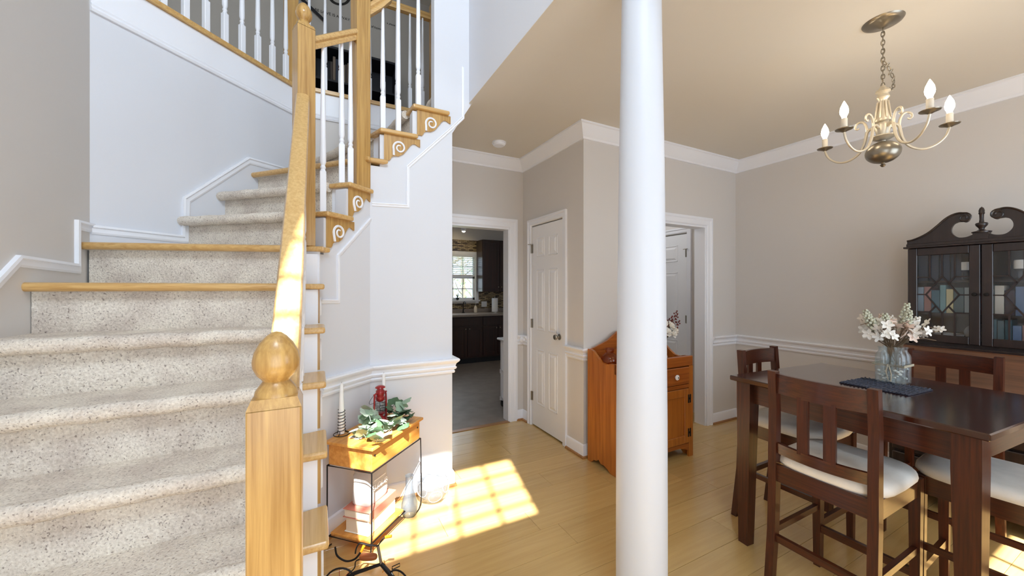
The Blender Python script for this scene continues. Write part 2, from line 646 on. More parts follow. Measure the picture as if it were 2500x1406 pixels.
# floors -----------------------------------------------------------
b = MB()
b.box((-1.14, -1.12, -0.06), (4.1, 3.5, -0.008))
floor = struct('floor', b, MT['joint'], 'light maple plank floor of the entry hall and dining room', smooth=0)
PW, PL = 0.19, 1.22
pl_bm = MB().box((0, 0.0008, -0.008), (PL - 0.0016, PW - 0.0008, 0.0), 0.0008).mesh('plank', MT['plank'], 0)
rows = int(4.5 / PW) + 1
cut = {}
for r in range(rows):
    y0 = YF + r * PW
    x = -1.02 - random.uniform(0, PL)
    while x < 4.0:
        x0, x1 = max(x, -1.02), min(x + PL, 4.0)
        y1 = min(y0 + PW, 3.5)
        hidden = (x1 < -0.25 and y0 > 0.9) or (x0 > 2.1 and y0 > 2.6)
        if x1 - x0 > 0.01 and y1 - y0 > 0.01 and not hidden:
            if x1 - x0 > PL - 1e-4 and y1 - y0 > PW - 1e-4:
                inst(pl_bm, 'plank', floor, (x0, y0, 0))
            else:
                me = MB().box((0, 0.0008, -0.008), (x1 - x0 - 0.0016, y1 - y0 - 0.0008, 0.0), 0.0008).mesh('plank', MT['plank'], 0)
                inst(me, 'plank', floor, (x0, y0, 0))
        x += PL
struct('floor_kitchen', MB().box((-0.3, 3.5, -0.06), (3.85, 7.2, -0.002)), MT['kfloor'], 'grey stone-look vinyl floor of the kitchen', smooth=0)
struct('floor_passage', MB().box((2.6, 2.575, -0.05), (3.85, 3.5, 0.0015)), MT['plank'], 'wooden floor of the back passage', smooth=0)
struct('trim_threshold', MB().box((0.95, 3.47, 0.0), (1.78, 3.53, 0.006), 0.003), MT['shoe'], 'wooden threshold strip at the kitchen doorway')

# walls ------------------------------------------------------------
wall_boxes('wall_left', [((-1.14, -1.12, 0), (XL, 2.66, TOPZ))], MT['wall'], 'tall greige wall beside the carpeted stair')
b = MB()
n45 = Vector((-1, 1, 0)).normalized() * 0.1
b.prism([(XL, 2.66, 0), (-0.18, 3.5, 0), (-0.18, 3.5, F2 - 0.03), (XL, 2.66, F2 - 0.03)], n45)
struct('wall_angled', b, MT['stairwall'], 'pale angled wall of the stairwell below the loft railing', smooth=0)
wall_boxes('wall_back', [((-0.22, YK, 0), (0.95, YK + 0.1, F2 - 0.03)), ((0.95, YK, 2.03), (1.791, YK + 0.1, F2 - 0.03)),
                         ((1.791, YK, 0), (2.7, YK + 0.1, F2 - 0.03))], MT['wall'], 'greige wall with the kitchen doorway')
wall_boxes('wall_closet', [((XC, YD, 0), (XC + 0.1, 2.763, CZ)), ((XC, 3.319, 0), (XC + 0.1, YK, CZ)), ((XC, 2.763, 2.03), (XC + 0.1, 3.319, CZ))],
           MT['wall'], 'greige wall around the closet door')
wall_boxes('wall_dining', [((XC + 0.1, YD, 0), (2.72, YD + 0.1, CZ)), ((2.72, YD, 2.03), (3.51, YD + 0.1, CZ)), ((3.51, YD, 0), (XR + 0.1, YD + 0.1, CZ))],
           MT['wall'], 'greige dining room wall with a cased doorway')
wall_boxes('wall_right', [((XR, -1.12, 0), (XR + 0.1, YD, CZ))], MT['wall'], 'greige dining room wall behind the secretary')
wall_boxes('wall_passage', [((3.75, YD + 0.1, 0), (3.85, 2.88, CZ)), ((3.75, 3.64, 0), (3.85, 7.1, CZ)), ((3.75, 2.88, 2.03), (3.85, 3.64, CZ)),
                            ((2.6, YD + 0.1, 0), (2.7, YK, CZ))], MT['wall'], 'greige walls of the back passage')
struct('wall_passage_backing', MB().box((3.86, 2.6, 0), (3.9, 3.8, 2.3)), MT['wall'], 'closed space behind the passage door', smooth=0)
# front wall with windows and the entry door opening (behind the camera)
FX = [(-1.14, -0.90), (-0.58, 0.50), (0.82, 2.0), (3.5, 4.1)]
b = MB()
YW0, YW1 = -1.12, -1.0
b.box((-1.14, YW0, 0), (-0.92, YW1, 3.91)); b.box((-0.60, YW0, 2.05), (0.50, YW1, 3.91)); b.box((-0.60, YW0, 0), (-0.54, YW1, 2.05)); b.box((0.44, YW0, 0), (0.50, YW1, 2.05))
b.box((0.82, YW0, 0), (2.0, YW1, 3.91)); b.box((3.5, YW0, 0), (4.1, YW1, 3.91))
b.box((-0.92, YW0, 0), (-0.60, YW1, 0.3)); b.box((-0.92, YW0, 2.05), (-0.60, YW1, 3.91))
b.box((0.50, YW0, 0), (0.82, YW1, 0.3)); b.box((0.50, YW0, 2.05), (0.82, YW1, 3.91))
b.box((2.0, YW0, 0), (3.5, YW1, 0.75)); b.box((2.0, YW0, 2.2), (3.5, YW1, 3.91))
b.box((-1.14, YW0, 3.91), (-0.65, YW1, 4.99)); b.box((0.53, YW0, 3.91), (4.1, YW1, 4.99))
b.box((-1.14, YW0, 4.99), (4.1, YW1, TOPZ))
struct('wall_front', b, MT['wall'], 'front wall with the entry door and windows', smooth=0)


def grid_window(name, x0, x1, z0, z1, xs, zs, y, label, w=0.022):
    fr = MB()
    fr.box((x0, y - 0.02, z0), (x1, y + 0.02, z0 + 0.03)); fr.box((x0, y - 0.02, z1 - 0.03), (x1, y + 0.02, z1))
    fr.box((x0, y - 0.02, z0 + 0.03), (x0 + 0.03, y + 0.02, z1 - 0.03)); fr.box((x1 - 0.03, y - 0.02, z0 + 0.03), (x1, y + 0.02, z1 - 0.03))
    o = struct(name, fr, MT['white'], label, smooth=0)
    for x in xs:
        MB().box((x - w / 2, y - 0.01, z0 + 0.03), (x + w / 2, y + 0.01, z1 - 0.03)).build('muntin', MT['white'], o, 0)
    for z in zs:
        MB().box((x0 + 0.03, y - 0.009, z - w / 2), (x1 - 0.03, y + 0.009, z + w / 2)).build('muntin', MT['white'], o, 0)
    return o


grid_window('window_1', -0.65, 0.53, 3.88, 5.0, [0.265, 0.0, -0.265, -0.53], [4.147, 4.381, 4.667], -1.06, 'high gridded window above the entry door')
grid_window('window_2', 2.0, 3.5, 0.75, 2.2, [2.375, 2.75, 3.125], [1.11, 1.47, 1.83], -1.06, 'gridded window in the front wall of the dining room', 0.02)
for i, x0 in enumerate((-0.92, 0.50)):
    grid_window('window_%d' % (3 + i), x0, x0 + 0.32, 0.3, 2.05, [], [0.73, 1.17, 1.61], -1.06, 'narrow unseen sidelight added for light beside the entry door')  # sidelights added to let more light into the foyer

d3 = MB()
d3.box((-0.54, -1.085, 0.0), (-0.42, -1.045, 2.05), 0.002).box((0.32, -1.085, 0.0), (0.44, -1.045, 2.05), 0.002)
d3.box((-0.42, -1.085, 0.0), (0.32, -1.045, 0.28), 0.002).box((-0.42, -1.085, 1.92), (0.32, -1.045, 2.05), 0.002)
d3 = struct('door_3', d3, MT['white'], 'unseen white entry door with a glass panel added for the fill light', smooth=0)
MB().box((-0.42, -1.067, 0.28), (0.32, -1.063, 1.92)).build('pane', MT['glass'], d3, 0)  # door glazed to give the added entry fill lamp an opening
# ceilings ----------------------------------------------------------
wall_boxes('ceiling', [((0.977, -1.0, CZ), (4.1, YK, CZ + 0.004)), ((1.08, -1.0, CZ + 0.004), (4.0, 2.55, CZ + 0.2))], MT['ceil'], 'flat painted ceiling of the hall and dining room')
wall_boxes('ceiling_kitchen', [((-0.3, YK + 0.1, CZ), (3.85, 7.2, CZ + 0.1))], MT['ceil'], 'kitchen ceiling')
wall_boxes('ceiling_upper', [((-3.2, -1.12, TOPZ), (4.1, 5.5, TOPZ + 0.1))], MT['ceil'], 'high ceiling above the stairwell and loft')
wall_boxes('wall_upper_right', [((0.977, -1.0, CZ + 0.004), (1.077, YS, TOPZ))], MT['stairwall'], 'upper wall along the edge of the stairwell opening')
# loft
b = MB()
b.prism([(XL, 2.66, F2 - 0.03), (-0.18, YK, F2 - 0.03), (1.0, YK, F2 - 0.03), (1.0, 2.64, F2 - 0.03), (1.9, 2.64, F2 - 0.03), (1.9, 5.4, F2 - 0.03), (-3.2, 5.4, F2 - 0.03), (-3.2, 2.66, F2 - 0.03)], (0, 0, 0.028))
struct('floor_loft', b, MT['carpet'], 'carpeted floor of the upstairs loft', smooth=0)
wall_boxes('wall_loft', [((-3.2, 5.4, F2 - 0.03), (2.0, 5.5, TOPZ)), ((1.9, 2.66, F2 - 0.03), (2.0, 5.4, TOPZ)), ((-3.3, 2.56, F2 - 0.03), (-3.2, 3.8, TOPZ)), ((-3.3, 5.0, F2 - 0.03), (-3.2, 5.5, TOPZ)), ((-3.3, 3.8, F2 - 0.03), (-3.2, 5.0, 3.9)), ((-3.3, 3.8, 5.1), (-3.2, 5.0, TOPZ)),  # opening in the left wall added for the loft fill lamp
                         ((-3.2, 2.56, F2 - 0.03), (-1.14, 2.66, TOPZ)), ((1.077, YS, F2 - 0.03), (2.0, YS + 0.1, TOPZ))], MT['loftwall'], 'grey walls of the upstairs loft')

# walls under the stair ---------------------------------------------
ZR = 0.203                                   # riser height
b = MB()
loop = [(0.30, 0), (0.85, 0), (0.85, 2.50), (1.0, CZ + 0.004), (1.077, CZ + 0.004), (1.077, TOPZ), (0.72, TOPZ), (0.72, 2.60), (0.57, 2.60), (0.57, 2.40), (0.36, 2.40), (0.36, 2.19), (0.30, 2.19)]
b.prism([(x, YS, z) for x, z in loop], (0, 0.08, 0))
struct('wall_stair', b, MT['stairwall'], 'pale wall below the upper stair run, ending beside the kitchen doorway', smooth=0)
struct('wall_stair_end', MB().box((0.77, YS + 0.08, 0), (0.85, YK, 2.50)), MT['stairwall'], 'end wall of the space below the stair', smooth=0)
PA, PB = Vector((0.0, 2.30, 0)), Vector((0.30, YS, 0))
EA = (PB - PA).normalized()
NA = Vector((EA.y, -EA.x, 0))                # towards the room
LA = (PB - PA).length


def pa(s, z, o=0.0):
    p = PA + EA * s + NA * o
    return Vector((p.x, p.y, z))


b = MB()
b.prism([pa(0, 0), pa(LA, 0), pa(LA, 2.19), pa(0.364, 2.19), pa(0.364, 1.99), pa(0.198, 1.99), pa(0.198, 1.79), pa(0.04, 1.79), pa(0.04, 1.585), pa(0, 1.585)], -NA * 0.08)
struct('wall_stair_angle', b, MT['stairwall'], 'short angled wall below the turn of the stair', smooth=0)

# stair -------------------------------------------------------------
NI = {1: (0, 0.88), 2: (0, 1.09), 3: (0, 1.305), 4: (0, 1.505), 5: (0, 1.722), 6: (0, 1.932), 7: (0, 2.11), 8: (0, 2.25),
      9: tuple(pa(0.04, 0))[:2], 10: tuple(pa(0.198, 0))[:2], 11: tuple(pa(0.364, 0))[:2], 12: (0.36, YS), 13: (0.57, YS), 14: (0.79, YS), 15: (1.0, YS)}
NO = {1: (XL, 0.88), 2: (XL, 1.09), 3: (XL, 1.305), 4: (XL, 1.51), 5: (XL, 1.70), 6: (XL, 1.925), 7: (XL, 2.19), 8: (XL, 2.60),
      9: (-0.731, 2.949), 10: (-0.573, 3.107), 11: (-0.408, 3.272), 12: (-0.05, 3.5), 13: (0.42, 3.5), 14: (0.76, 3.5), 15: (1.0, 3.5)}
INC = {8: [(0, 2.30)], 11: [(0.30, YS)]}     # corners of the inner edge inside a tread
OUC = {8: [(XL, 2.66)], 11: [(-0.18, 3.5)]}
stair = thing('staircase', 'winding staircase with speckled beige carpet and oak tread ends', 'staircase', (-0.5, 0.9, 0))
SO = Vector((-0.5, 0.9, 0))


def sp(p):
    return Vector(p) - SO


def v3(p, z):
    return Vector((p[0], p[1], z))


CW = 0.125                                   # width of the bare oak end beside the carpet
b = MB()
prof = [(2.30, 0), (2.30, 1.58), (2.25, 1.58)]
for k in range(7, 0, -1):
    prof += [(NI[k + 1][1] + 0.02, k * ZR - 0.03), (NI[k][1] + 0.02, k * ZR - 0.03)]
prof += [(0.90, 0)]
b.prism([sp((-0.06, y, z)) for y, z in prof], (0.06, 0, 0))
b.build('stringer', MT['white'], stair, 0)


def lerp(p, q, t):
    return Vector((p[0] + (q[0] - p[0]) * t, p[1] + (q[1] - p[1]) * t, 0))


for k in range(1, 15):
    z = k * ZR
    ni, no, mi, mo = Vector(NI[k] + (0,)), Vector(NO[k] + (0,)), Vector(NI[k + 1] + (0,)), Vector(NO[k + 1] + (0,))
    L = (no - ni).length
    d = (no - ni) / L
    fwd = Vector((d.y, -d.x, 0))             # up the stair
    if fwd.dot(mi + mo - ni - no) < 0:
        fwd = -fwd
    dm = (mo - mi).normalized()
    nx_i, nx_o = mi + fwd * 0.03, mo + fwd * 0.03
    t0 = min(CW / L, 0.3)
    # carpet slab of the tread
    a0 = ni + d * CW
    b0 = mi + dm * CW + fwd * 0.045
    inner = [a0] + [Vector(c + (0,)) + (d + dm).normalized() * CW for c in INC.get(k, [])] + [b0]
    outer = [no] + [Vector(c + (0,)) for c in OUC.get(k, [])] + [mo + (mo - no).normalized() * 0.045]
    loop = [v3(p, z - 0.035) for p in inner] + [v3(p, z - 0.035) for p in outer[::-1]]
    tr = MB().prism([sp(p) for p in loop], (0, 0, 0.035)).build('tread', MT['carpet'], stair, 0)
    oak_nose = k in (7, 8, 11)
    nm = MB()
    if oak_nose:
        nm.tube([sp(v3(ni + d * (CW - 0.02) - fwd * 0.004, z - 0.017)), sp(v3(no - fwd * 0.004, z - 0.017))], 0.0185, 12)
        nm.build('nosing', MT['oakX'], tr)
    else:
        pts = [sp(v3(ni + d * (CW + (L - CW) * j / 24) + fwd * (0.002 * math.sin(j * 2.1)), z - 0.022 + 0.002 * math.sin(j * 1.3 + k))) for j in range(25)]
        nm.tube(pts, 0.029, 12)
        nm.build('nosing', MT['carpet'], tr)
    # bare oak end of the tread, with a rounded return over the face of the wall
    if k <= 7:
        out = Vector((1, 0, 0))
    elif k in (9, 10):
        out = NA
    else:
        out = Vector((0, -1, 0))
    e = 0.032
    if k == 8:
        lp = [ni + out * 0 + Vector((e, -0.0, 0)), Vector((e, 2.30 - 0.01, 0)), mi + NA * e + EA * 0.02, mi + dm * CW, ni + d * CW]
        lp[0] = ni + Vector((e, 0, 0))
    elif k == 11:
        lp = [ni + NA * e * 0.6 + Vector((0, -e * 0.5, 0)), Vector((0.30, YS - e, 0)), Vector((0.41, YS - e, 0)), mi + dm * CW, ni + d * CW]
    else:
        if k in (9, 10):
            en = mi + NA * e + EA * 0.035
        elif k <= 7:
            en = mi + Vector((e, 0.03, 0))
        else:
            en = mi + Vector((0.035, -e, 0))
        lp = [ni + out * e, en, mi + dm * CW, ni + d * CW]
    if k == 14:
        lp = [p + Vector((0, 0.12, 0)) if p.y < YS else p for p in lp]
    te = MB().prism([sp(v3(p, z - 0.028)) for p in lp], (0, 0, 0.028)).build('tread_end', MT['oakY'] if k <= 8 else MT['oakX'], tr, 0)
    bv = te.modifiers.new('bevel', 'BEVEL')
    bv.width, bv.segments, bv.limit_method = 0.009, 3, 'ANGLE'
    # riser: carpet over most of it, white paint next to the open side
    off = fwd * 0.030
    ri = MB().prism([sp(v3(ni + d * CW + off, z - ZR)), sp(v3(no + off, z - ZR)), sp(v3(no + off, z - 0.03)), sp(v3(ni + d * CW + off, z - 0.03))], fwd * 0.012)
    ri.build('riser', MT['carpet'], stair, 0)
    rw = MB().prism([sp(v3(ni + off, z - ZR)), sp(v3(ni + d * CW + off, z - ZR)), sp(v3(ni + d * CW + off, z - 0.028)), sp(v3(ni + off, z - 0.028))], fwd * 0.012)
    rw.build('riser_end', MT['white'], stair, 0)
# soffit under the last steps
b = MB()
b.prism([sp(p) for p in ((0.85, YS + 0.08, 2.50), (1.0, YS + 0.08, CZ), (1.0, YK, CZ), (0.85, YK, 2.50))], (0, 0, 0.03))
b.build('soffit', MT['white'], stair, 0)
MB().prism([sp(p) for p in ((1.0, YS + 0.1, F2 - 0.03), (1.9, YS + 0.1, F2 - 0.03), (1.9, YK, F2 - 0.03), (1.0, YK, F2 - 0.03))], (0, 0, 0.03)).build('landing', MT['carpet'], stair, 0)


# carved brackets below the tread ends
def bracket(origin, ex, w, h, nrm, m):
    o, ex, nrm = Vector(origin), Vector(ex), Vector(nrm)
    P = lambda x, z, t=0.0: sp(o + ex * (x * w) + Vector((0, 0, z * h)) + nrm * t)
    out = [(0, 0), (1, 0), (1, -0.30), (0.93, -0.27), (0.87, -0.22), (0.79, -0.22), (0.72, -0.30), (0.62, -0.50), (0.52, -0.68), (0.40, -0.78), (0.26, -0.80), (0.20, -0.86), (0.18, -0.93), (0.14, -1.0), (0, -1.0)]
    br = MB().prism([P(x, z, 0.0) for x, z in out], nrm * 0.010).build('bracket', m, stair, 0)
    pts = []
    for i in range(30):
        t = i / 29
        ang = math.radians(200) - t * math.radians(500)
        r = 0.255 * (1 - 0.72 * t)
        pts.append(P(0.42 + r * math.cos(ang) * (h / w) * 0.95, -0.46 + r * math.sin(ang), 0.0115))
    pts = [P(0.26, -0.78, 0.0115)] + pts
    MB().tube(pts, [0.0075 - 0.003 * i / 30 for i in range(31)], 6).build('scroll', MT['white'], br)


for k in range(2, 8):
    bracket((0.0, NI[k][1] + 0.035, k * ZR - 0.028), (0, 1, 0), 0.185, 0.172, (1, 0, 0), MT['oakZ'])
bracket(pa(0.055, 9 * ZR - 0.028), EA, 0.20, 0.172, NA, MT['oakZ'])
bracket(pa(0.215, 10 * ZR - 0.028), EA, 0.175, 0.172, NA, MT['oakZ'])
bracket((0.385, YS, 12 * ZR - 0.028), (1, 0, 0), 0.235, 0.172, (0, -1, 0), MT['oakZ'])
bracket((0.60, YS, 13 * ZR - 0.028), (1, 0, 0), 0.235, 0.172, (0, -1, 0), MT['oakZ'])


# applied mouldings that outline the stair skirts
def strip(name, px, plane, nrm, w, t=0.012, start=None):
    """moulding swept along a polyline drawn on a vertical wall plane, mitred at its corners"""
    nx, ny, k = plane
    P = ([Vector(start)] if start else []) + [onplane(u, v, nx, ny, k) for u, v in px]
    n = Vector(nrm).normalized()
    h = Vector((0, 0, 1)).cross(n)
    o = P[0]
    flat = [((p - o).dot(h), p.z) for p in P]
    pr = [(-0.5 * w, 0), (0.5 * w, 0), (0.5 * w, t * 1.3), (0.25 * w, t * 1.5), (0.15 * w, t * 0.8), (-0.3 * w, t * 0.8), (-0.5 * w, t * 0.4)]
    b = MB().sweep(flat, pr)
    b.v = [tuple(Vector((o.x, o.y, 0)) + h * x + Vector((0, 0, y)) + n * z) for x, y, z in b.v]
    return b


i45 = 1 / math.sqrt(2)
kA = PA.dot(NA)
trims = [
    (strip('t', [(-60, 745), (42, 637), (188, 656), (188, 549), (226, 558)], (1, 0, XL), (1, 0, 0), 0.045, start=(XL, 0.82, 0.30)), 'white stepped moulding of the stair skirt on the tall wall'),
    (strip('t', [(222, 560), (452, 584), (455, 488), (607, 392), (700, 418)], (-i45, i45, 3.68 * i45), (i45, -i45, 0), 0.045), 'white stepped moulding of the stair skirt on the angled wall'),
    (strip('t', [(783, 736), (826, 736), (826, 624), (905, 535)], (NA.x, NA.y, kA), NA, 0.022, 0.008), 'thin white panel moulding below the turn of the stair'),
    (strip('t', [(908, 499), (996, 504), (996, 408), (1105, 312), (1130, 288), (1130, 165)], (0, 1, YS), (0, -1, 0), 0.022, 0.008), 'thin white panel moulding below the upper stair run'),
]
for i, (tb, lb) in enumerate(trims):
    struct('trim_%d' % (i + 1), tb, MT['white'], lb, smooth=0)

# chair rails, baseboards, shoe and crown ----------------------------
RAIL = [(0, 0.80), (0.012, 0.80), (0.016, 0.812), (0.010, 0.822), (0.022, 0.83), (0.026, 0.842), (0.018, 0.85), (0.024, 0.868), (0.040, 0.884), (0.044, 0.894), (0.040, 0.902), (0, 0.902)]
BASE = [(0, 0.0), (0.014, 0.0), (0.014, 0.085), (0.010, 0.10), (0.004, 0.108), (0, 0.108)]
SHOE = [(0.014, 0.0), (0.028, 0.0), (0.026, 0.012), (0.014, 0.018)]
CROWN = [(0, 2.630), (0.014, 2.630), (0.020, 2.645), (0.030, 2.655), (0.048, 2.675), (0.070, 2.705), (0.082, 2.722), (0.095, 2.726), (0.095, 2.74), (0, 2.74)]
runs = [[(XR, -1.0), (XR, YD), (3.592, YD)], [(2.638, YD), (XC, YD), (XC, 2.702)], [(XC, 3.382), (XC, YK), (1.865, YK)], [(0.85, YK), (0.85, YS), (0.30, YS), (0.015, 2.313)]]
names = ['right', 'dining', 'closet', 'stair']
for p, nm in zip(runs, names):
    struct('trim_rail_' + nm, MB().sweep(p, RAIL), MT['white'], 'white moulded chair rail on the %s wall' % nm, smooth=20)
    struct('baseboard_' + nm, MB().sweep(p, BASE), MT['white'], 'white baseboard on the %s wall' % nm, smooth=20)
    struct('trim_shoe_' + nm, MB().sweep(p, SHOE), MT['shoe'], 'thin brown shoe moulding at the foot of the %s wall' % nm, smooth=20)
struct('trim_crown', MB().sweep([(XR, -1.0), (XR, YD), (XC, YD), (XC, YK), (0.86, YK)], CROWN), MT['white'], 'white crown moulding around the dining room and hall', smooth=20)


# door casings -------------------------------------------------------
def casing(name, path3, nrm, w, t, label):
    (x0, y0), (x1, y1), hh = path3
    n = Vector(nrm)
    e = Vector((0, 0, 1)).cross(n)
    A, B = Vector((x0, y0, 0)), Vector((x1, y1, 0))
    if (B - A).dot(e) < 0:
        A, B = B, A
    L_ = (B - A).dot(e)
    pr = [(0, 0), (w, 0), (w, t * 1.5), (0.72 * w, t * 1.5), (0.62 * w, t), (0.12 * w, t), (0, t * 0.5)]
    b = MB().sweep([(0, 0.0), (0, hh), (L_, hh), (L_, 0.0)], pr)
    b.v = [tuple(A + e * x + Vector((0, 0, z)) + n * d) for x, z, d in b.v]
    return struct(name, b, MT['white'], label, smooth=0)


casing('trim_casing_kitchen', ((0.95, YK), (1.783, YK), 2.03), (0, -1, 0), 0.09, 0.014, 'white casing of the kitchen doorway')
struct('trim_jamb_kitchen', MB().box((1.773, YK + 0.001, 0), (1.791, YK + 0.12, 2.03)).box((0.95, YK + 0.001, 0), (0.968, YK + 0.12, 2.03)).box((0.968, YK + 0.001, 2.012), (1.773, YK + 0.12, 2.03)), MT['white'], 'white jamb lining of the kitchen doorway', smooth=0)
casing('trim_casing_closet', ((XC, 3.319), (XC, 2.763), 2.035), (-1, 0, 0), 0.06, 0.014, 'white casing around the closet door')
casing('trim_casing_dining', ((2.72, YD), (3.51, YD), 2.03), (0, -1, 0), 0.08, 0.014, 'white casing of the doorway beside the pine cabinet')
struct('trim_jamb_dining', MB().box((3.492, YD + 0.001, 0), (3.51, YD + 0.12, 2.03)).box((2.72, YD + 0.001, 0), (2.738, YD + 0.12, 2.03)).box((2.738, YD + 0.001, 2.012), (3.492, YD + 0.12, 2.03)), MT['white'], 'white jamb lining of the doorway beside the pine cabinet', smooth=0)
casing('trim_casing_passage', ((3.75, 3.64), (3.75, 2.88), 2.035), (-1, 0, 0), 0.06, 0.014, 'white casing of the passage door')


# six-panel doors (local: hinge side at x=0, width along +x, face towards -y)
def panel_door(name, w, h, m, label, loc, rz, hinges, knob=None, far=False):
    o = thing(name, label, None, loc, rz)
    o['kind'] = 'structure'
    t = 0.035
    MB().box((0, 0, 0.012), (w, t, h), 0.002).build('slab', m, o, 0)
    st, mid = w * 0.165, w * 0.13
    pw = (w - 2 * st - mid) / 2
    rowsz = [(0.24, 0.79), (0.98, 1.585), (1.71, 1.90)]
    for i in range(2):
        x0 = st + i * (pw + mid)
        for z0, z1 in rowsz:
            pb = MB()
            # sunk moulding ring and raised field
            r = 0.022
            pb.box((x0, -0.004, z0), (x0 + pw, 0.001, z0 + 0.012), 0.002); pb.box((x0, -0.004, z1 - 0.012), (x0 + pw, 0.001, z1), 0.002)
            pb.box((x0, -0.004, z0), (x0 + 0.012, 0.001, z1), 0.002); pb.box((x0 + pw - 0.012, -0.004, z0), (x0 + pw, 0.001, z1), 0.002)
            q0, q1, y = (x0 + r, z0 + r), (x0 + pw - r, z1 - r), -0.008
            s = min(0.02, pw * 0.2)
            vs_ = [(q0[0], 0, q0[1]), (q1[0], 0, q0[1]), (q1[0], 0, q1[1]), (q0[0], 0, q1[1]),
                   (q0[0] + s, y, q0[1] + s), (q1[0] - s, y, q0[1] + s), (q1[0] - s, y, q1[1] - s), (q0[0] + s, y, q1[1] - s)]
            pb.add(vs_, [(4, 5, 6, 7), (0, 1, 5, 4), (1, 2, 6, 5), (2, 3, 7, 6), (3, 0, 4, 7)])
            pb.build('panel', m, o, 0)
    for z in hinges:
        hx, hs = (w, -1) if far else (0.0, 1)
        hb = MB().lathe([(0.007, -0.045), (0.007, 0.045)], (hx - hs * 0.004, -0.008, z), 10)
        hb.box((hx - hs * 0.004, -0.003, z - 0.045), (hx + hs * 0.022, 0.0, z + 0.045))
        hb.build('hinge', MT['steel'], o)
    hx, hs = (w, -1) if far else (0.0, 1)
    MB().tube([(hx - hs * 0.004, -0.012, hinges[-1] + 0.045), (hx - hs * 0.03, -0.03, hinges[-1] + 0.047), (hx + hs * 0.03, -0.03, hinges[-1] + 0.043)], 0.004, 6).build('hinge_stop', MT['steel'], o)
    if knob:
        kb = MB()
        m4 = Matrix.Translation((knob[0], 0, knob[1])) @ Matrix.Rotation(math.radians(90), 4, 'X')
        kb.lathe([(0.0, 0), (0.027, 0.0), (0.027, 0.006), (0.011, 0.010), (0.010, 0.028), (0.022, 0.036), (0.026, 0.046), (0.022, 0.056), (0.0, 0.060)], (0, 0, 0), 18, m4)
        tag(kb.build('door_knob', MT['steel'], o), 'round brushed nickel knob')
    return o


panel_door('door_1', 0.55, 2.022, MT['door'], 'white six-panel closet door with a round nickel knob', (XC + 0.004, 3.316, 0), math.radians(-90), (0.30, 1.04, 1.80), (0.49, 0.955))
panel_door('door_2', 0.75, 2.022, MT['door'], 'white six-panel door seen through the dining doorway', (3.754, 3.634, 0), math.radians(-90), (0.3, 1.04, 1.80), None, True)

# ------------------------------------------------------------------ balustrades
def baluster_mesh(length, base):
    """white turned baluster: square block, ring, tapered shaft (origin at its foot)"""
    b = MB()
    s = 0.0165
    b.box((-s, -s, 0), (s, s, base), 0.003)
    L = length - base
    prof = [(0.0155, 0), (0.011, 0.012), (0.0145, 0.020), (0.0145, 0.026), (0.0105, 0.034), (0.0165, 0.055), (0.0165, 0.09), (0.013, L * 0.5), (0.0085, L)]
    b.lathe(prof, (0, 0, base), 12)
    return b


def newel(parent, loc, z0, z1, w, rz, finial=True, so=Vector((0, 0, 0))):
    b = MB()
    c = Vector(loc) - so
    R = Matrix.Translation((c.x, c.y, 0)) @ Matrix.Rotation(rz, 4, 'Z')
    b.box((-w / 2, -w / 2, z0), (w / 2, w / 2, z1 - 0.018), 0.003, R)
    # chamfered shoulder
    h = w / 2
    t = h * 0.84
    vs_ = [(-h, -h, z1 - 0.019), (h, -h, z1 - 0.019), (h, h, z1 - 0.019), (-h, h, z1 - 0.019), (-t, -t, z1), (t, -t, z1), (t, t, z1), (-t, t, z1)]
    b.add(vs_, [(4, 5, 6, 7), (0, 1, 5, 4), (1, 2, 6, 5), (2, 3, 7, 6), (3, 0, 4, 7)], R)
    o = b.build('newel_post', MT['oakZ'], parent, 30)
    if finial:
        r = w * 0.46
        f = MB().lathe([(0.0, -0.002), (r * 0.92, -0.002), (r * 0.86, 0.010), (r * 0.62, 0.024), (r * 0.56, 0.028), (r * 0.60, 0.031), (r * 0.80, 0.040), (r * 0.98, 0.056), (r, 0.068),
                        (r * 0.92, 0.086), (r * 0.70, 0.104), (r * 0.42, 0.118), (r * 0.20, 0.125), (0.0, 0.127)], (c.x, c.y, z1), 28)
        f.build('finial', MT['oakZ'], o, 50)
    return o


def rail_mesh(pts, w=0.058, h=0.058):
    """oak handrail with a moulded section, swept along 3D points"""
    sec = [(-0.36, -0.5), (0.36, -0.5), (0.40, -0.22), (0.32, -0.08), (0.48, 0.08), (0.5, 0.25), (0.42, 0.42), (0.2, 0.5), (-0.2, 0.5), (-0.42, 0.42), (-0.5, 0.25), (-0.48, 0.08), (-0.32, -0.08), (-0.40, -0.22)]
    P = [Vector(p) for p in pts]
    n, k = len(P), len(sec)
    vs_, fs_ = [], []
    for i in range(n):
        t = (P[min(i + 1, n - 1)] - P[max(i - 1, 0)]).normalized()
        hz = Vector((t.x, t.y, 0))
        if hz.length < 0.05:
            hz = Vector((P[-1].x - P[0].x, P[-1].y - P[0].y, 0))
        hz.normalize()
        sd = Vector((hz.y, -hz.x, 0))
        up = sd.cross(t).normalized()
        for a, c in sec:
            vs_.append(P[i] + sd * a * w + up * c * h)
    for i in range(n - 1):
        for a in range(k):
            c = (a + 1) % k
            fs_.append([i * k + a, i * k + c, (i + 1) * k + c, (i + 1) * k + a])
    fs_ += [list(range(k))[::-1], [(n - 1) * k + a for a in range(k)]]
    return MB().add(vs_, fs_)


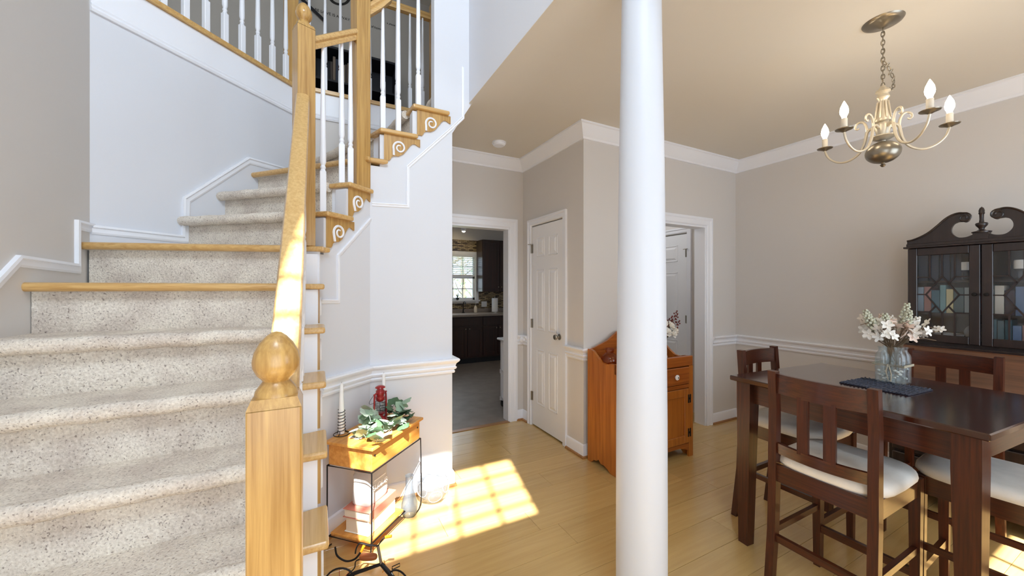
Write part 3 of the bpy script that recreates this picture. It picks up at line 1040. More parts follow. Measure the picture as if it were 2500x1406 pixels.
bal = thing('stair_balustrade', 'oak and white balustrade climbing the staircase with acorn-topped newel posts', 'railing', (-0.07, 0.9, 0))
BO = Vector((-0.07, 0.9, 0))
XRail = -0.068
newel(bal, (-0.074, 0.898, 0), 0.0, 1.185, 0.092, 0, True, BO)
newel(bal, (-0.065, 2.305, 0), 8 * ZR, 2.805, 0.088, math.radians(20), True, BO)
newel(bal, (0.245, 2.575, 0), 10 * ZR, 3.98, 0.09, math.radians(20), True, BO)
zr = lambda y: 2.40 + 0.95 * (y - 2.25)
rail_mesh([Vector((XRail, y, zr(y) - 0.02)) - BO for y in (0.93, 1.4, 1.9, 2.27)], 0.064, 0.06).build('handrail', MT['oakY'], bal)
A0, A1 = Vector((-0.04, 2.33, 2.735)), Vector((0.215, 2.55, 3.0))
rail_mesh([A0 - BO, (A0 + A1) / 2 - BO, A1 - BO], 0.06, 0.06).build('handrail', MT['oakX'], bal)
B_ = [(0.275, 2.595, 3.185), (0.36, 2.60, 3.27), (0.415, 2.60, 3.335), (0.435, 2.60, 3.42), (0.44, 2.60, 3.60), (0.45, 2.60, 3.72), (0.49, 2.60, 3.80), (0.56, 2.60, 3.82), (0.72, 2.60, 3.82)]
rail_mesh([Vector(p) - BO for p in B_], 0.06, 0.062).build('handrail', MT['oakX'], bal)
for k in range(1, 8):
    ys = [NI[k][1] + 0.05, NI[k][1] + 0.155] if k < 7 else [NI[k][1] + 0.04, NI[k][1] + 0.12]
    for y in ys:
        if y < 0.99:
            continue
        L = zr(y) - 0.05 - k * ZR
        bm_ = baluster_mesh(L, 0.22).mesh('baluster', MT['white'])
        inst(bm_, 'baluster', bal, Vector((XRail, y, k * ZR)) - BO)
for (x, y, k, ztop) in ((0.028, 2.385, 9, 2.78), (0.13, 2.478, 10, 2.885), (0.182, 2.525, 10, 2.94), (0.385, 2.605, 12, 3.27), (0.485, 2.605, 12, 3.785), (0.62, 2.605, 13, 3.79)):
    inst(baluster_mesh(ztop - k * ZR, 0.235).mesh('baluster', MT['white']), 'baluster', bal, Vector((x, y, k * ZR)) - BO)

# loft railing
lb = thing('loft_balustrade', 'oak rail with white balusters along the edge of the upstairs loft', 'railing', (-0.18, 3.5, F2 - 0.03))
LO = Vector((-0.18, 3.5, F2 - 0.03))
cap = [(XL, 2.66), (-0.18, 3.5), (1.0, 3.5)]
CAPP = [(-0.030, 0.0), (0.030, 0.0), (0.038, 0.008), (0.038, 0.020), (0.030, 0.028), (-0.03, 0.028)]
MB().sweep([(p[0] + 0.18, p[1] - 3.5) for p in cap[::-1]], [(-o - 0.0, z) for o, z in CAPP][::-1]).build('curb_cap', MT['oakX'], lb, 20)
sk = [(0, 2.80), (0.012, 2.80), (0.018, 2.812), (0.012, 2.824), (0.016, 2.832), (0.010, 2.842), (0.010, F2 - 0.032), (0, F2 - 0.032)]
struct('trim_loft_skirt', MB().sweep(cap[::-1], sk), MT['white'], 'white skirt board below the edge of the loft', smooth=15)
newel(lb, (-0.19, 3.51, 0), 0.03, 1.08, 0.085, math.radians(22), True, LO)
newel(lb, (0.975, 3.51, 0), 0.03, 1.08, 0.06, 0, False, LO)
e45 = Vector((i45, i45, 0))
rail_mesh([Vector((XL + 0.02, 2.68, 3.96)) - LO, Vector((-0.6, 3.09, 3.96)) - LO, Vector((-0.215, 3.475, 3.96)) - LO], 0.06, 0.06).build('handrail', MT['oakX'], lb)
rail_mesh([Vector((-0.14, 3.51, 3.96)) - LO, Vector((0.4, 3.51, 3.96)) - LO, Vector((0.95, 3.51, 3.96)) - LO], 0.06, 0.06).build('handrail', MT['oakX'], lb)
lbm = baluster_mesh(3.935 - F2, 0.20).mesh('baluster', MT['white'])
i = 0
while True:
    p = Vector((-0.222, 3.458, 0)) - e45 * (0.117 * i)
    if p.x < XL + 0.03:
        break
    inst(lbm, 'baluster', lb, Vector((p.x, p.y, F2)) - LO, (0, 0, math.radians(45)))
    i += 1
for i in range(9):
    inst(lbm, 'baluster', lb, Vector((-0.06 + 0.117 * i, 3.51, F2)) - LO)

# upstairs: bookcase, letters on the wall, leaning frame
bc = thing('bookcase', 'low black bookcase against the loft wall behind the railing', 'bookcase', (0.45, 5.23, F2))
W, H, D = 1.0, 1.28, 0.30
MB().box((-W / 2, -D / 2, 0), (-W / 2 + 0.03, D / 2 - 0.01, H)).build('side', MT['blackpaint'], bc, 0)
MB().box((W / 2 - 0.03, -D / 2, 0), (W / 2, D / 2 - 0.01, H)).build('side', MT['blackpaint'], bc, 0)
MB().box((-W / 2 - 0.01, -D / 2 - 0.01, H), (W / 2 + 0.01, D / 2, H + 0.03), 0.004).build('top', MT['blackpaint'], bc, 0)
MB().box((-W / 2, D / 2 - 0.01, 0), (W / 2, D / 2, H)).build('back', MT['blackpaint'], bc, 0)
for z in (0.06, 0.47, 0.88):
    MB().box((-W / 2 + 0.03, -D / 2, z), (W / 2 - 0.03, D / 2 - 0.01, z + 0.022)).build('shelf', MT['blackpaint'], bc, 0)
bk_cols = [lin(70, 60, 54), lin(120, 104, 90), lin(48, 54, 70), lin(96, 60, 50), lin(150, 140, 124)]
bk_mats = [plain('shelf_book_%d' % i, c, 0.7) for i, c in enumerate(bk_cols)]


def book(name, w, h, d, cm, label, group, loc, rz=0.0, tilt=0.0):
    """upright book: cover shell with page block, spine facing local -y, origin at its foot"""
    o = thing(name, label, 'book', loc, rz, group)
    o.rotation_euler = (0, tilt, rz)
    c = MB()
    t = 0.003
    c.box((-w / 2, -d / 2, 0), (-w / 2 + t, d / 2, h)).box((w / 2 - t, -d / 2, 0), (w / 2, d / 2, h)).box((-w / 2, -d / 2 - t, 0), (w / 2, -d / 2, h), 0.001)
    c.build('cover', cm, o, 0)
    MB().box((-w / 2 + t, -d / 2, 0.003), (w / 2 - t, d / 2 - 0.006, h - 0.004)).build('page_block', MT['pages'], o, 0)
    return o


x = 0.02
for i in range(11):
    w = random.uniform(0.022, 0.045)
    h = random.uniform(0.22, 0.32)
    book('book', w, h, 0.19, bk_mats[i % 5], ['brown', 'tan', 'slate', 'rust', 'sand'][i % 5] + ' book on the ' + ('upper' if i <= 6 else 'lower') + ' shelf of the black loft bookcase', 'books in the loft bookcase', (0.12 + x + w / 2, 5.2, F2 + 0.902 - (0.41 if i > 6 else 0)))
    x = 0.05 if i == 6 else x + w + 0.003


def text_mesh(body, size, m, extrude=0.001, shear=0.0):
    cu = bpy.data.curves.new('lettering', 'FONT')
    cu.body = body
    cu.size = size
    cu.extrude = extrude
    cu.shear = shear
    o = bpy.data.objects.new('lettering', cu)
    COL.objects.link(o)
    dg = bpy.context.evaluated_depsgraph_get()
    me = bpy.data.meshes.new_from_object(o.evaluated_get(dg))
    bpy.data.objects.remove(o)
    me.materials.clear()
    me.materials.append(m)
    return me


dec = thing('wall_lettering', 'dark vinyl lettering on the grey loft wall above the bookcase', 'wall decal', (0.0, 5.398, 4.6))
pl0 = onplane(772, 24, 0, 1, 5.398)
for tx, px, sz, sh in (('BE LOVE IS A WAY', (768, 26), 0.05, 0.0), ('Our', (792, 2), 0.34, 0.35), ('of home', (904, 66), 0.045, 0.2), ('a place', (944, 58), 0.04, 0.2)):
    p = onplane(px[0], px[1], 0, 1, 5.398)
    o = inst(text_mesh(tx, sz, MT['ink'], 0.0008, sh), 'lettering', dec, (p.x, 0, p.z - 4.6), (math.radians(90), 0, 0))
fr = thing('sloped_ledge', 'thin black sloped ledge on the loft wall above the bookcase', 'ledge', (0, 5.3, F2))
p0, p1 = onplane(752, 12, 0, 1, 5.36), onplane(796, 54, 0, 1, 5.36)
q = Vector((0, 5.3, F2))
MB().bar(p0 - q + (p0 - p1), p1 - q, 0.03, 0.025).build('rail', MT['blackpaint'], fr, 0)
MB().bar(Vector((p1.x, 5.37, F2 + 1.316)) - q, Vector((p1.x, 5.37, p1.z)) - q, 0.03, 0.06).build('post', MT['loftwall'], fr, 0)

# ------------------------------------------------------------------ column
cl = thing('round_column', 'tall white tapered round column at the edge of the dining room', 'column', (1.12, 1.064, 0))
MB().lathe([(0.0955, 0.10), (0.0955, 0.5), (0.0945, 0.9), (0.090, 1.4), (0.084, 1.9), (0.077, 2.3), (0.0725, 2.60)], (0, 0, 0), 64).build('shaft', MT['column'], cl, 60)
MB().box((-0.13, -0.13, 0), (0.13, 0.13, 0.05), 0.004).lathe([(0.125, 0.05), (0.128, 0.065), (0.12, 0.08), (0.105, 0.085), (0.10, 0.10)], (0, 0, 0), 48).build('base', MT['column'], cl, 40)
MB().lathe([(0.0725, 2.60), (0.085, 2.61), (0.085, 2.62), (0.076, 2.625), (0.076, 2.66), (0.095, 2.68), (0.105, 2.70)], (0, 0, 0), 48).box((-0.115, -0.115, 2.70), (0.115, 0.115, 2.74), 0.003).build('capital', MT['column'], cl, 40)

# smoke detector
sd = thing('smoke_detector', 'small round white smoke detector on the hall ceiling', 'smoke detector', (1.484, 3.12, CZ))
MB().lathe([(0.0, -0.032), (0.045, -0.032), (0.056, -0.024), (0.060, -0.010)], (0, 0, 0), 32).build('cover', MT['white'], sd)
MB().lathe([(0.066, -0.010), (0.066, 0.0)], (0, 0, 0), 32).build('base', MT['white'], sd)

# ------------------------------------------------------------------ dining table and chairs
tb = thing('dining_table', 'square counter-height dining table in glossy dark cherry wood', 'table', (2.445, 0.805, 0), math.radians(-4))
TX, TY = 0.435, 0.465
MB().box((-TX, -TY, 0.888), (TX, TY, 0.914), 0.004).build('tabletop', MT['tabletop'], tb, 0)
ax, ay = TX - 0.07, TY - 0.07
for sx in (-1, 1):
    MB().box((sx * ax - 0.011, -ay, 0.775), (sx * ax + 0.011, ay, 0.888)).build('apron', MT['cherryY'], tb, 0)
for sy in (-1, 1):
    MB().box((-ax, sy * ay - 0.011, 0.775), (ax, sy * ay + 0.011, 0.888)).build('apron', MT['cherryX'], tb, 0)
for sx in (-1, 1):
    for sy in (-1, 1):
        cx, cy = sx * (TX - 0.062), sy * (TY - 0.062)
        h0, h1 = 0.026, 0.037
        vs_ = []
        for z, h in ((0, h0), (0.76, h1), (0.888, h1)):
            ox, oy = sx * (h1 - h), sy * (h1 - h)
            vs_ += [(cx + ox * 0.5 - h, cy + oy * 0.5 - h, z), (cx + ox * 0.5 + h, cy + oy * 0.5 - h, z), (cx + ox * 0.5 + h, cy + oy * 0.5 + h, z), (cx + ox * 0.5 - h, cy + oy * 0.5 + h, z)]
        fs_ = [(3, 2, 1, 0), (8, 9, 10, 11)]
        for a in (0, 4):
            fs_ += [(a + j, a + (j + 1) % 4, a + 4 + (j + 1) % 4, a + 4 + j) for j in range(4)]
        MB().add(vs_, fs_).build('leg', MT['cherryZ'], tb, 0)


def counter_chair():
    """counter chair facing +x, origin on the floor below the middle of the seat"""
    o = thing('counter_chair', 'x', 'chair', (0, 0, 0), 0, 'counter chairs around the dining table')
    xb, xf, yh = -0.195, 0.195, 0.175
    for s in (-1, 1):
        # rear leg runs up into the back post
        pts = [(xb - 0.045, 0.0), (xb - 0.010, 0.30), (xb, 0.50), (xb, 0.66), (xb + 0.004, 0.85), (xb - 0.008, 1.022)]
        wd = [0.016, 0.018, 0.020, 0.020, 0.018, 0.017]
        vs_, fs_ = [], []
        for (x, z), w in zip(pts, wd):
            vs_ += [(x - w, s * yh - 0.0165, z), (x + w, s * yh - 0.0165, z), (x + w, s * yh + 0.0165, z), (x - w, s * yh + 0.0165, z)]
        n = len(pts)
        fs_ = [(3, 2, 1, 0), tuple(4 * (n - 1) + j for j in range(4))]
        for a in range(n - 1):
            fs_ += [(4 * a + j, 4 * a + (j + 1) % 4, 4 * a + 4 + (j + 1) % 4, 4 * a + 4 + j) for j in range(4)]
        MB().add(vs_, fs_).build('back_leg', MT['cherryZ'], o, 0)
        # front leg tapers
        vs_ = []
        for z, h in ((0, 0.014), (0.53, 0.019), (0.60, 0.019)):
            vs_ += [(xf - h, s * yh - h, z), (xf + h, s * yh - h, z), (xf + h, s * yh + h, z), (xf - h, s * yh + h, z)]
        fs_ = [(3, 2, 1, 0), (8, 9, 10, 11)]
        for a in (0, 4):
            fs_ += [(a + j, a + (j + 1) % 4, a + 4 + (j + 1) % 4, a + 4 + j) for j in range(4)]
        MB().add(vs_, fs_).build('front_leg', MT['cherryZ'], o, 0)
        MB().box((xb, s * yh - 0.010, 0.525), (xf, s * yh + 0.010, 0.600)).build('seat_rail', MT['cherryX'], o, 0)
        MB().box((xb - 0.012, s * yh - 0.009, 0.285), (xf, s * yh + 0.009, 0.312)).build('stretcher', MT['cherryX'], o, 0)
    MB().box((xf - 0.010, -yh, 0.525), (xf + 0.010, yh, 0.600)).build('seat_rail', MT['cherryY'], o, 0)
    MB().box((xb - 0.010, -yh, 0.525), (xb + 0.010, yh, 0.600)).build('seat_rail', MT['cherryY'], o, 0)
    MB().box((xf - 0.010, -yh, 0.175), (xf + 0.010, yh, 0.210)).build('stretcher', MT['cherryY'], o, 0)
    MB().box((xb - 0.02, -yh, 0.255), (xb, yh, 0.285)).build('stretcher', MT['cherryY'], o, 0)

    def bowed(z0, z1, bow, name):
        vs_, fs_ = [], []
        n = 12
        for i in range(n + 1):
            t = -1 + 2 * i / n
            x = xb - 0.002 - bow * (1 - t * t)
            y = t * (yh - 0.012)
            vs_ += [(x - 0.009, y, z0), (x + 0.009, y, z0), (x + 0.009, y, z1), (x - 0.009, y, z1)]
        for i in range(n):
            fs_ += [(4 * i + j, 4 * i + (j + 1) % 4, 4 * i + 4 + (j + 1) % 4, 4 * i + 4 + j) for j in range(4)]
        fs_ += [(3, 2, 1, 0), tuple(4 * n + j for j in range(4))]
        MB().add(vs_, fs_).build(name, MT['cherryY'], o, 30)
    bowed(0.925, 1.012, 0.028, 'top_rail')
    bowed(0.655, 0.700, 0.028, 'lower_rail')
    for y in (-0.047, 0.047):
        x = xb - 0.03
        MB().box((x - 0.006, y - 0.021, 0.69), (x + 0.006, y + 0.021, 0.935)).build('back_slat', MT['cherryZ'], o, 0)
    MB().cushion((0.012, 0, 0.600), 0.218, 0.205, 0.052).build('seat_cushion', MT['cream'], o, 50)
    return o


ch = counter_chair()
spots = [((2.052, 0.795), 0.0, 'dark counter chair with its back to the white column'),
         ((2.465, 1.180), -90, 'dark counter chair pushed in on the cased doorway side of the table'),
         ((3.10, 0.765), 180, 'dark counter chair standing between the table and the secretary'),
         ((2.485, 0.435), 92, 'dark counter chair opposite the doorway side, its seat half hidden behind a table leg')]
for i, ((x, y), a, lbl) in enumerate(spots):
    o = ch if i == 0 else copy_tree(ch)
    o.location = (x, y, 0)
    o.rotation_euler = (0, 0, math.radians(a))
    o['label'] = lbl

# place mat, bottle vase and flowers
mt = MB()
MC = Vector((2.482, 0.795, 0.9145))
pm = thing('woven_runner', 'dark navy woven runner on the dining table', 'table runner', MC, math.radians(-4))
MW, ML = 0.118, 0.13
MB().box((-MW, -ML, 0.0), (MW, ML, 0.004), 0.001).build('cloth', MT['navy'], pm, 0)
b = MB()
for i in range(18):
    y = -ML + 0.008 + i * (2 * ML - 0.016) / 17
    b.tube([(-MW - 0.006 + 0.012 * j, y + 0.003 * math.sin(j * 1.7 + i), 0.005 + 0.002 * math.sin(j * 2.3 + i * 1.1)) for j in range(21)], 0.0036, 5)
tag(b.build('weave', MT['navy'], pm), kind='stuff')
vc = onz(2180, 936, 0.914)
vz = 0.9215
vs3 = thing('bottle_vase_set', 'cluster of pale blue glass bottles tied with twine on the navy runner', 'vase', (vc.x, vc.y, vz))
bprof = [(0.0, 0.0), (0.026, 0.0), (0.0285, 0.004), (0.0285, 0.128), (0.026, 0.142), (0.017, 0.155), (0.0155, 0.160), (0.0155, 0.172), (0.019, 0.175), (0.019, 0.180),
         (0.0165, 0.180), (0.0135, 0.172), (0.0135, 0.160), (0.023, 0.142), (0.0262, 0.128), (0.0262, 0.006), (0.0, 0.005)]
for dx, dy in ((-0.03, -0.03), (-0.03, 0.03), (0.03, -0.03), (0.03, 0.03)):
    bt = MB().lathe(bprof, (dx, dy, 0), 22).build('bottle', MT['blueglass'], vs3, 50)
b = MB()
for z in (0.088, 0.094):
    b.tube([(-0.06, -0.058, z), (0.06, -0.058, z), (0.06, 0.058, z), (-0.06, 0.058, z)], 0.0028, 6, True)
b.tube([(-0.061, 0.0, 0.096), (-0.065, 0.006, 0.06), (-0.066, -0.002, 0.02), (-0.065, -0.012, 0.012), (-0.066, -0.014, 0.05), (-0.061, -0.003, 0.09)], 0.0022, 6)
b.build('twine', MT['twine'], vs3)
b = MB()
for i in range(26):
    a, zz = random.uniform(0, 6.28), random.uniform(0.006, 0.085)
    j = random.choice(((-0.03, -0.03), (-0.03, 0.03), (0.03, -0.03), (0.03, 0.03)))
    b.ball((j[0] + 0.016 * math.cos(a), j[1] + 0.016 * math.sin(a), zz + 0.006), random.uniform(0.006, 0.009), 7, 5, (1, 1, 0.8))
tag(b.build('pebbles', MT['petalW'], vs3), 'white pebbles inside the bottles', kind='stuff')

fl = thing('flower_bouquet', 'dried bouquet of white and blush blossoms in the blue bottles', 'flowers', (vc.x, vc.y, vz + 0.006))


def petal_flower(r, m):
    b = MB()
    for k in range(5):
        a = 2 * math.pi * k / 5
        dx, dy = math.cos(a), math.sin(a)
        px, py = -dy, dx
        pts = [(0, 0, 0), (dx * r * .5 + px * r * .34, dy * r * .5 + py * r * .34, r * .22), (dx * r * .95 + px * r * .2, dy * r * .95 + py * r * .2, r * .30),
               (dx * r * 1.05, dy * r * 1.05, r * .22), (dx * r * .95 - px * r * .2, dy * r * .95 - py * r * .2, r * .30), (dx * r * .5 - px * r * .34, dy * r * .5 - py * r * .34, r * .22)]
        b.add(pts, [(0, 1, 2, 3), (0, 3, 4, 5)])
    b.ball((0, 0, r * 0.12), r * 0.16, 6, 4)
    return b.mesh('blossom', m, 60)


fW, fP = petal_flower(0.023, MT['petalW']), petal_flower(0.022, MT['petalP'])


def spray(parent, base, tip, n, m, r=0.006, name='bud_spray'):
    """stem with small buds crowding towards its tip"""
    b = MB()
    base, tip = Vector(base), Vector(tip)
    ax_ = (tip - base).normalized()
    s = ax_.orthogonal().normalized()
    t = ax_.cross(s)
    for i in range(n):
        f = 0.45 + 0.55 * i / n
        a = i * 2.4
        w = 0.020 * (1.15 - f)
        c = base.lerp(tip, f) + (s * math.cos(a) + t * math.sin(a)) * (w + 0.004)
        b.ball(c, r * (1.25 - 0.5 * f), 6, 4, (1, 1, 1.2))
    return tag(b.build(name, m, parent), kind='stuff')


def stem(parent, pts, r, m, name='stem'):
    return MB().tube(pts, r, 5).build(name, m, parent)


camr = Vector((CS, -SN, 0))                  # picture-right as a horizontal world direction
camf = Vector((SN, CS, 0))


def rel(dx, dz, dd=0.0):
    return camr * dx + camf * dd + Vector((0, 0, dz))


for i, (dx, dz, dd, m) in enumerate([(-0.145, 0.345, 0.0, 'petalG'), (-0.115, 0.36, 0.03, 'petalG'), (-0.06, 0.345, -0.02, 'petalG'), (0.10, 0.355, 0.02, 'petalG'), (0.075, 0.395, 0.0, 'petalG'),
                                     (0.055, 0.36, -0.03, 'petalG'), (0.13, 0.325, 0.0, 'petalW'), (-0.03, 0.34, 0.03, 'petalP'), (0.02, 0.33, 0.03, 'petalW'), (-0.09, 0.31, 0.02, 'petalG')]):
    bs = rel(0.03 * (1 if dx > 0 else -1), 0.03)
    tp = rel(dx, dz, dd)
    md = bs.lerp(tp, 0.55) + rel(-dx * 0.18, 0.02)
    stem(fl, [bs, rel(dx * 0.18, 0.17), md, tp], 0.0016, MT['twig'])
    spray(fl, md, tp, 26, MT[m], 0.0068)
random.seed(11)
extra = [(random.uniform(-0.12, 0.12), random.uniform(0.225, 0.31), random.uniform(-0.06, 0.06)) for _ in range(26)]
for i, (dx, dz, dd) in enumerate([(-0.11, 0.265, -0.03), (-0.125, 0.24, 0.0), (-0.085, 0.245, -0.05), (-0.10, 0.225, -0.03), (-0.055, 0.27, -0.04), (-0.06, 0.235, -0.06), (-0.02, 0.28, -0.04), (-0.01, 0.30, 0.0),
                                  (0.02, 0.265, -0.05), (0.0, 0.24, -0.06), (0.035, 0.29, -0.03), (0.085, 0.285, -0.03), (0.10, 0.26, -0.03), (0.115, 0.275, 0.01), (0.09, 0.245, -0.05), (0.055, 0.25, -0.05),
                                  (-0.035, 0.315, 0.0), (0.06, 0.31, 0.0), (0.045, 0.225, -0.05), (0.125, 0.25, -0.02), (-0.075, 0.29, 0.0), (0.02, 0.31, 0.03), (-0.03, 0.25, 0.04), (0.07, 0.27, 0.05)] + extra):
    pink = i in (4, 6, 7, 8, 9, 10, 16, 18) or (i > 23 and abs(dx) < 0.05)
    p = rel(dx, dz, dd)
    q = (p - rel(0, 0.16)).to_track_quat('Z', 'Y').to_euler()
    inst(fP if pink else fW, 'blossom', fl, p, (q.x + 0.2 * random.uniform(-1, 1) + 0.5, q.y, random.uniform(0, 6)), (1.15, 1.15, 1.15))
    stem(fl, [rel(0.02 * (1 if dx > 0 else -1), 0.05), rel(dx * 0.2, 0.17), p], 0.0013, MT['twig'])
for tp in ((0.235, 0.265, 0.0), (0.22, 0.205, 0.0), (0.215, 0.25, -0.02), (0.255, 0.262, 0.02), (-0.165, 0.285, 0.0)):
    p = rel(*tp)
    stem(fl, [rel(0.01, 0.1), rel(tp[0] * 0.25, 0.205), rel(tp[0] * 0.7, tp[1] + 0.012), p], 0.0017, MT['twig'], 'twig')
for dx in (0.225, 0.245):
    inst(fW, 'blossom', fl, rel(dx, 0.263, 0.0), (1.2, 0.3, dx * 20), (0.8, 0.8, 0.8))

# ------------------------------------------------------------------ chandelier
ch_p = Vector((2.525, 0.814, CZ))
cd = thing('chandelier', 'five-arm champagne metal chandelier with lit candle bulbs above the dining table', 'chandelier', ch_p)
MB().lathe([(0.0, -0.030), (0.012, -0.030), (0.022, -0.022), (0.06, -0.014), (0.075, -0.008), (0.080, 0.0)], (0, 0, 0), 32).build('canopy', MT['pewter'], cd, 50)
lk = MB().tube([(0.0085 * math.cos(t) * 0.8, 0, 0.015 * math.sin(t)) for t in [2 * math.pi * i / 12 for i in range(12)]], 0.0022, 6, True).mesh('chain_link', MT['pewter'])
nl = 14
for i in range(nl):
    inst(lk, 'chain_link', cd, (0, 0, -0.042 - i * 0.0215), (0, 0, math.radians(90) * (i % 2) + 0.3))
# spare chain hanging in a loose loop
lp = [(0.0, 0.0, -0.20), (0.03, -0.01, -0.225), (0.055, -0.015, -0.255), (0.068, -0.02, -0.29), (0.066, -0.018, -0.325), (0.045, -0.012, -0.34), (0.02, -0.006, -0.335)]
for i in range(len(lp) - 1):
    a, c = Vector(lp[i]), Vector(lp[i + 1])
    for f in (0.25, 0.75):
        q = (c - a).to_track_quat('Z', 'Y').to_euler()
        inst(lk, 'chain_link', cd, a.lerp(c, f), (q.x, q.y, q.z + (1.57 if f > 0.5 else 0)), (0.85, 0.85, 0.85))
MB().tube([(0.004 * math.sin(i * 0.9), 0.004 * math.cos(i * 1.1), -0.02 - i * 0.0155) for i in range(21)], 0.0018, 5).build('cord', MT['gold'], cd)
body = [(0.0, -0.325), (0.010, -0.325), (0.014, -0.335), (0.026, -0.345), (0.030, -0.355), (0.018, -0.365), (0.024, -0.375), (0.026, -0.383), (0.017, -0.393), (0.016, -0.40),
        (0.020, -0.44), (0.027, -0.480), (0.030, -0.495), (0.030, -0.502), (0.020, -0.506), (0.030, -0.515), (0.032, -0.53), (0.026, -0.56), (0.024, -0.575),
        (0.048, -0.578), (0.050, -0.582), (0.030, -0.594), (0.012, -0.600), (0.010, -0.606)]
MB().lathe(body[::-1], (0, 0, 0), 20).build('stem', MT['gold'], cd, 50)
MB().ball((0, 0, -0.658), 0.068, 28, 16, (1, 1, 0.80)).build('ball', MT['pewter'], cd, 60)
MB().lathe([(0.0, -0.732), (0.006, -0.730), (0.012, -0.722), (0.006, -0.716), (0.010, -0.711), (0.012, -0.706)], (0, 0, 0), 14).build('finial', MT['pewter'], cd)
b = MB()
for k in range(8):
    a = k * math.pi / 4
    b.bar((0.021 * math.cos(a), 0.021 * math.sin(a), -0.405), (0.030 * math.cos(a), 0.030 * math.sin(a), -0.49), 0.006, 0.006, up=(math.cos(a), math.sin(a), 0))
b.build('fluting', MT['gold'], cd)
for k in range(5):
    az = math.radians(-97 - 27.43 + 72 * k)
    ca, sa = math.cos(az), math.sin(az)
    R3 = lambda r, z: (r * ca, r * sa, z)
    path = [(0.028, -0.535), (0.045, -0.525), (0.060, -0.535), (0.066, -0.565), (0.074, -0.60), (0.095, -0.638), (0.130, -0.660), (0.165, -0.662), (0.20, -0.645), (0.228, -0.612), (0.240, -0.575)]
    pc = crv([R3(*p) for p in path], 4)
    arm = MB().tube(pc, [0.008 - 0.003 * min(1, 1.6 * i / len(pc)) for i in range(len(pc))], 10).build('arm', MT['gold'], cd)
    sc = [(0.060, -0.535), (0.064, -0.505), (0.074, -0.482), (0.090, -0.474), (0.104, -0.482), (0.108, -0.498), (0.100, -0.508), (0.092, -0.502)]
    pc = crv([R3(*p) for p in sc], 5)
    MB().tube(pc, [0.006 - 0.002 * i / len(pc) for i in range(len(pc))], 10).build('scroll', MT['gold'], arm)
    c = (0.240 * ca, 0.240 * sa, -0.575)
    MB().lathe([(0.0, 0.0), (0.006, 0.0), (0.018, 0.006), (0.034, 0.012), (0.036, 0.015), (0.020, 0.013), (0.0, 0.012)], c, 20).build('drip_pan', MT['pewter'], arm)
    MB().lathe([(0.0125, 0.012), (0.0125, 0.066), (0.0, 0.066)], c, 16).build('candle_sleeve', MT['cup'], arm)
    bu = MB().lathe([(0.009, 0.066), (0.0095, 0.074), (0.0165, 0.092), (0.0175, 0.104), (0.0145, 0.122), (0.007, 0.140), (0.0015, 0.152), (0.0, 0.153)], c, 16).build('bulb', MT['bulb'], arm, 60)
    ld = bpy.data.lights.new('candle_light', 'POINT')
    ld.energy = 0.3
    ld.color = (1.0, 0.84, 0.64)
    ld.shadow_soft_size = 0.03
    lo = bpy.data.objects.new('candle_light', ld)
    COL.objects.link(lo)
    lo.parent = cd
    lo.location = (c[0], c[1], c[2] + 0.19)

# ------------------------------------------------------------------ secretary with glazed bookcase
SX, SY = 3.99, 0.731
se = thing('secretary_desk', 'dark mahogany secretary with glazed bookcase doors and scrolled pediment', 'cabinet', (SX, SY, 0))
# local x runs into the room as negative, width along y
SW = 0.327
FXB = -0.305                                 # front of the bookcase
FXD = -0.52                                  # front of the desk


def L(x, y, z):
    return (x, y, z)


# lower chest
MB().box((FXD + 0.02, -SW - 0.035, 0.10), (-0.005, SW + 0.035, 0.745)).build('chest', MT['mahog'], se, 0)
for i, (z0, z1) in enumerate(((0.115, 0.30), (0.315, 0.48), (0.495, 0.64))):
    dr = MB().box((FXD - 0.002, -SW - 0.015, z0), (FXD + 0.022, SW + 0.015, z1), 0.006).build('drawer', MT['mahog'], se, 0)
    for s in (-1, 1):
        pb = MB()
        pb.box((FXD - 0.005, s * 0.2 - 0.035, (z0 + z1) / 2 - 0.012), (FXD - 0.002, s * 0.2 + 0.035, (z0 + z1) / 2 + 0.014), 0.001)
        pb.tube([(FXD - 0.006, s * 0.2 + 0.027 * math.cos(t), (z0 + z1) / 2 - 0.02 * math.sin(t)) for t in [math.pi * j / 8 for j in range(9)]], 0.0028, 6)
        pb.build('drawer_pull', MT['steel'], dr)
MB().box((FXD, -SW - 0.03, 0.655), (FXD + 0.02, SW + 0.03, 0.745)).build('lid_support_rail', MT['mahog'], se, 0)
for s in (-1, 1):
    MB().prism([L(FXD, s * (SW + 0.035), 0.745), L(-0.005, s * (SW + 0.035), 0.745), L(-0.005, s * (SW + 0.035), 1.0), L(FXB - 0.02, s * (SW + 0.035), 1.0)], (0, -s * 0.018, 0)).build('desk_side', MT['walnut'], se, 0)
MB().prism([L(FXD - 0.006, -SW - 0.015, 0.748), L(FXD - 0.006, SW + 0.015, 0.748), L(FXB - 0.03, SW + 0.015, 0.995), L(FXB - 0.03, -SW - 0.015, 0.995)], (0.018, 0, 0.013)).build('slant_lid', MT['walnut'], se, 0)
MB().box((FXB - 0.02, -SW - 0.035, 0.998), (-0.005, SW + 0.035, 1.016), 0.003).build('desk_top', MT['mahog'], se, 0)
for s in (-1, 1):
    for x in (FXD + 0.03, -0.06):
        MB().prism([L(x - 0.03, s * (SW + 0.04), 0.10), L(x + 0.05, s * (SW + 0.04), 0.10), L(x + 0.03, s * (SW + 0.04), 0.06), L(x + 0.025, s * (SW + 0.04), 0.0), L(x - 0.035, s * (SW + 0.04), 0.0), L(x - 0.02, s * (SW + 0.04), 0.05)], (0, -s * 0.08, 0)).build('foot', MT['mahog'], se, 0)
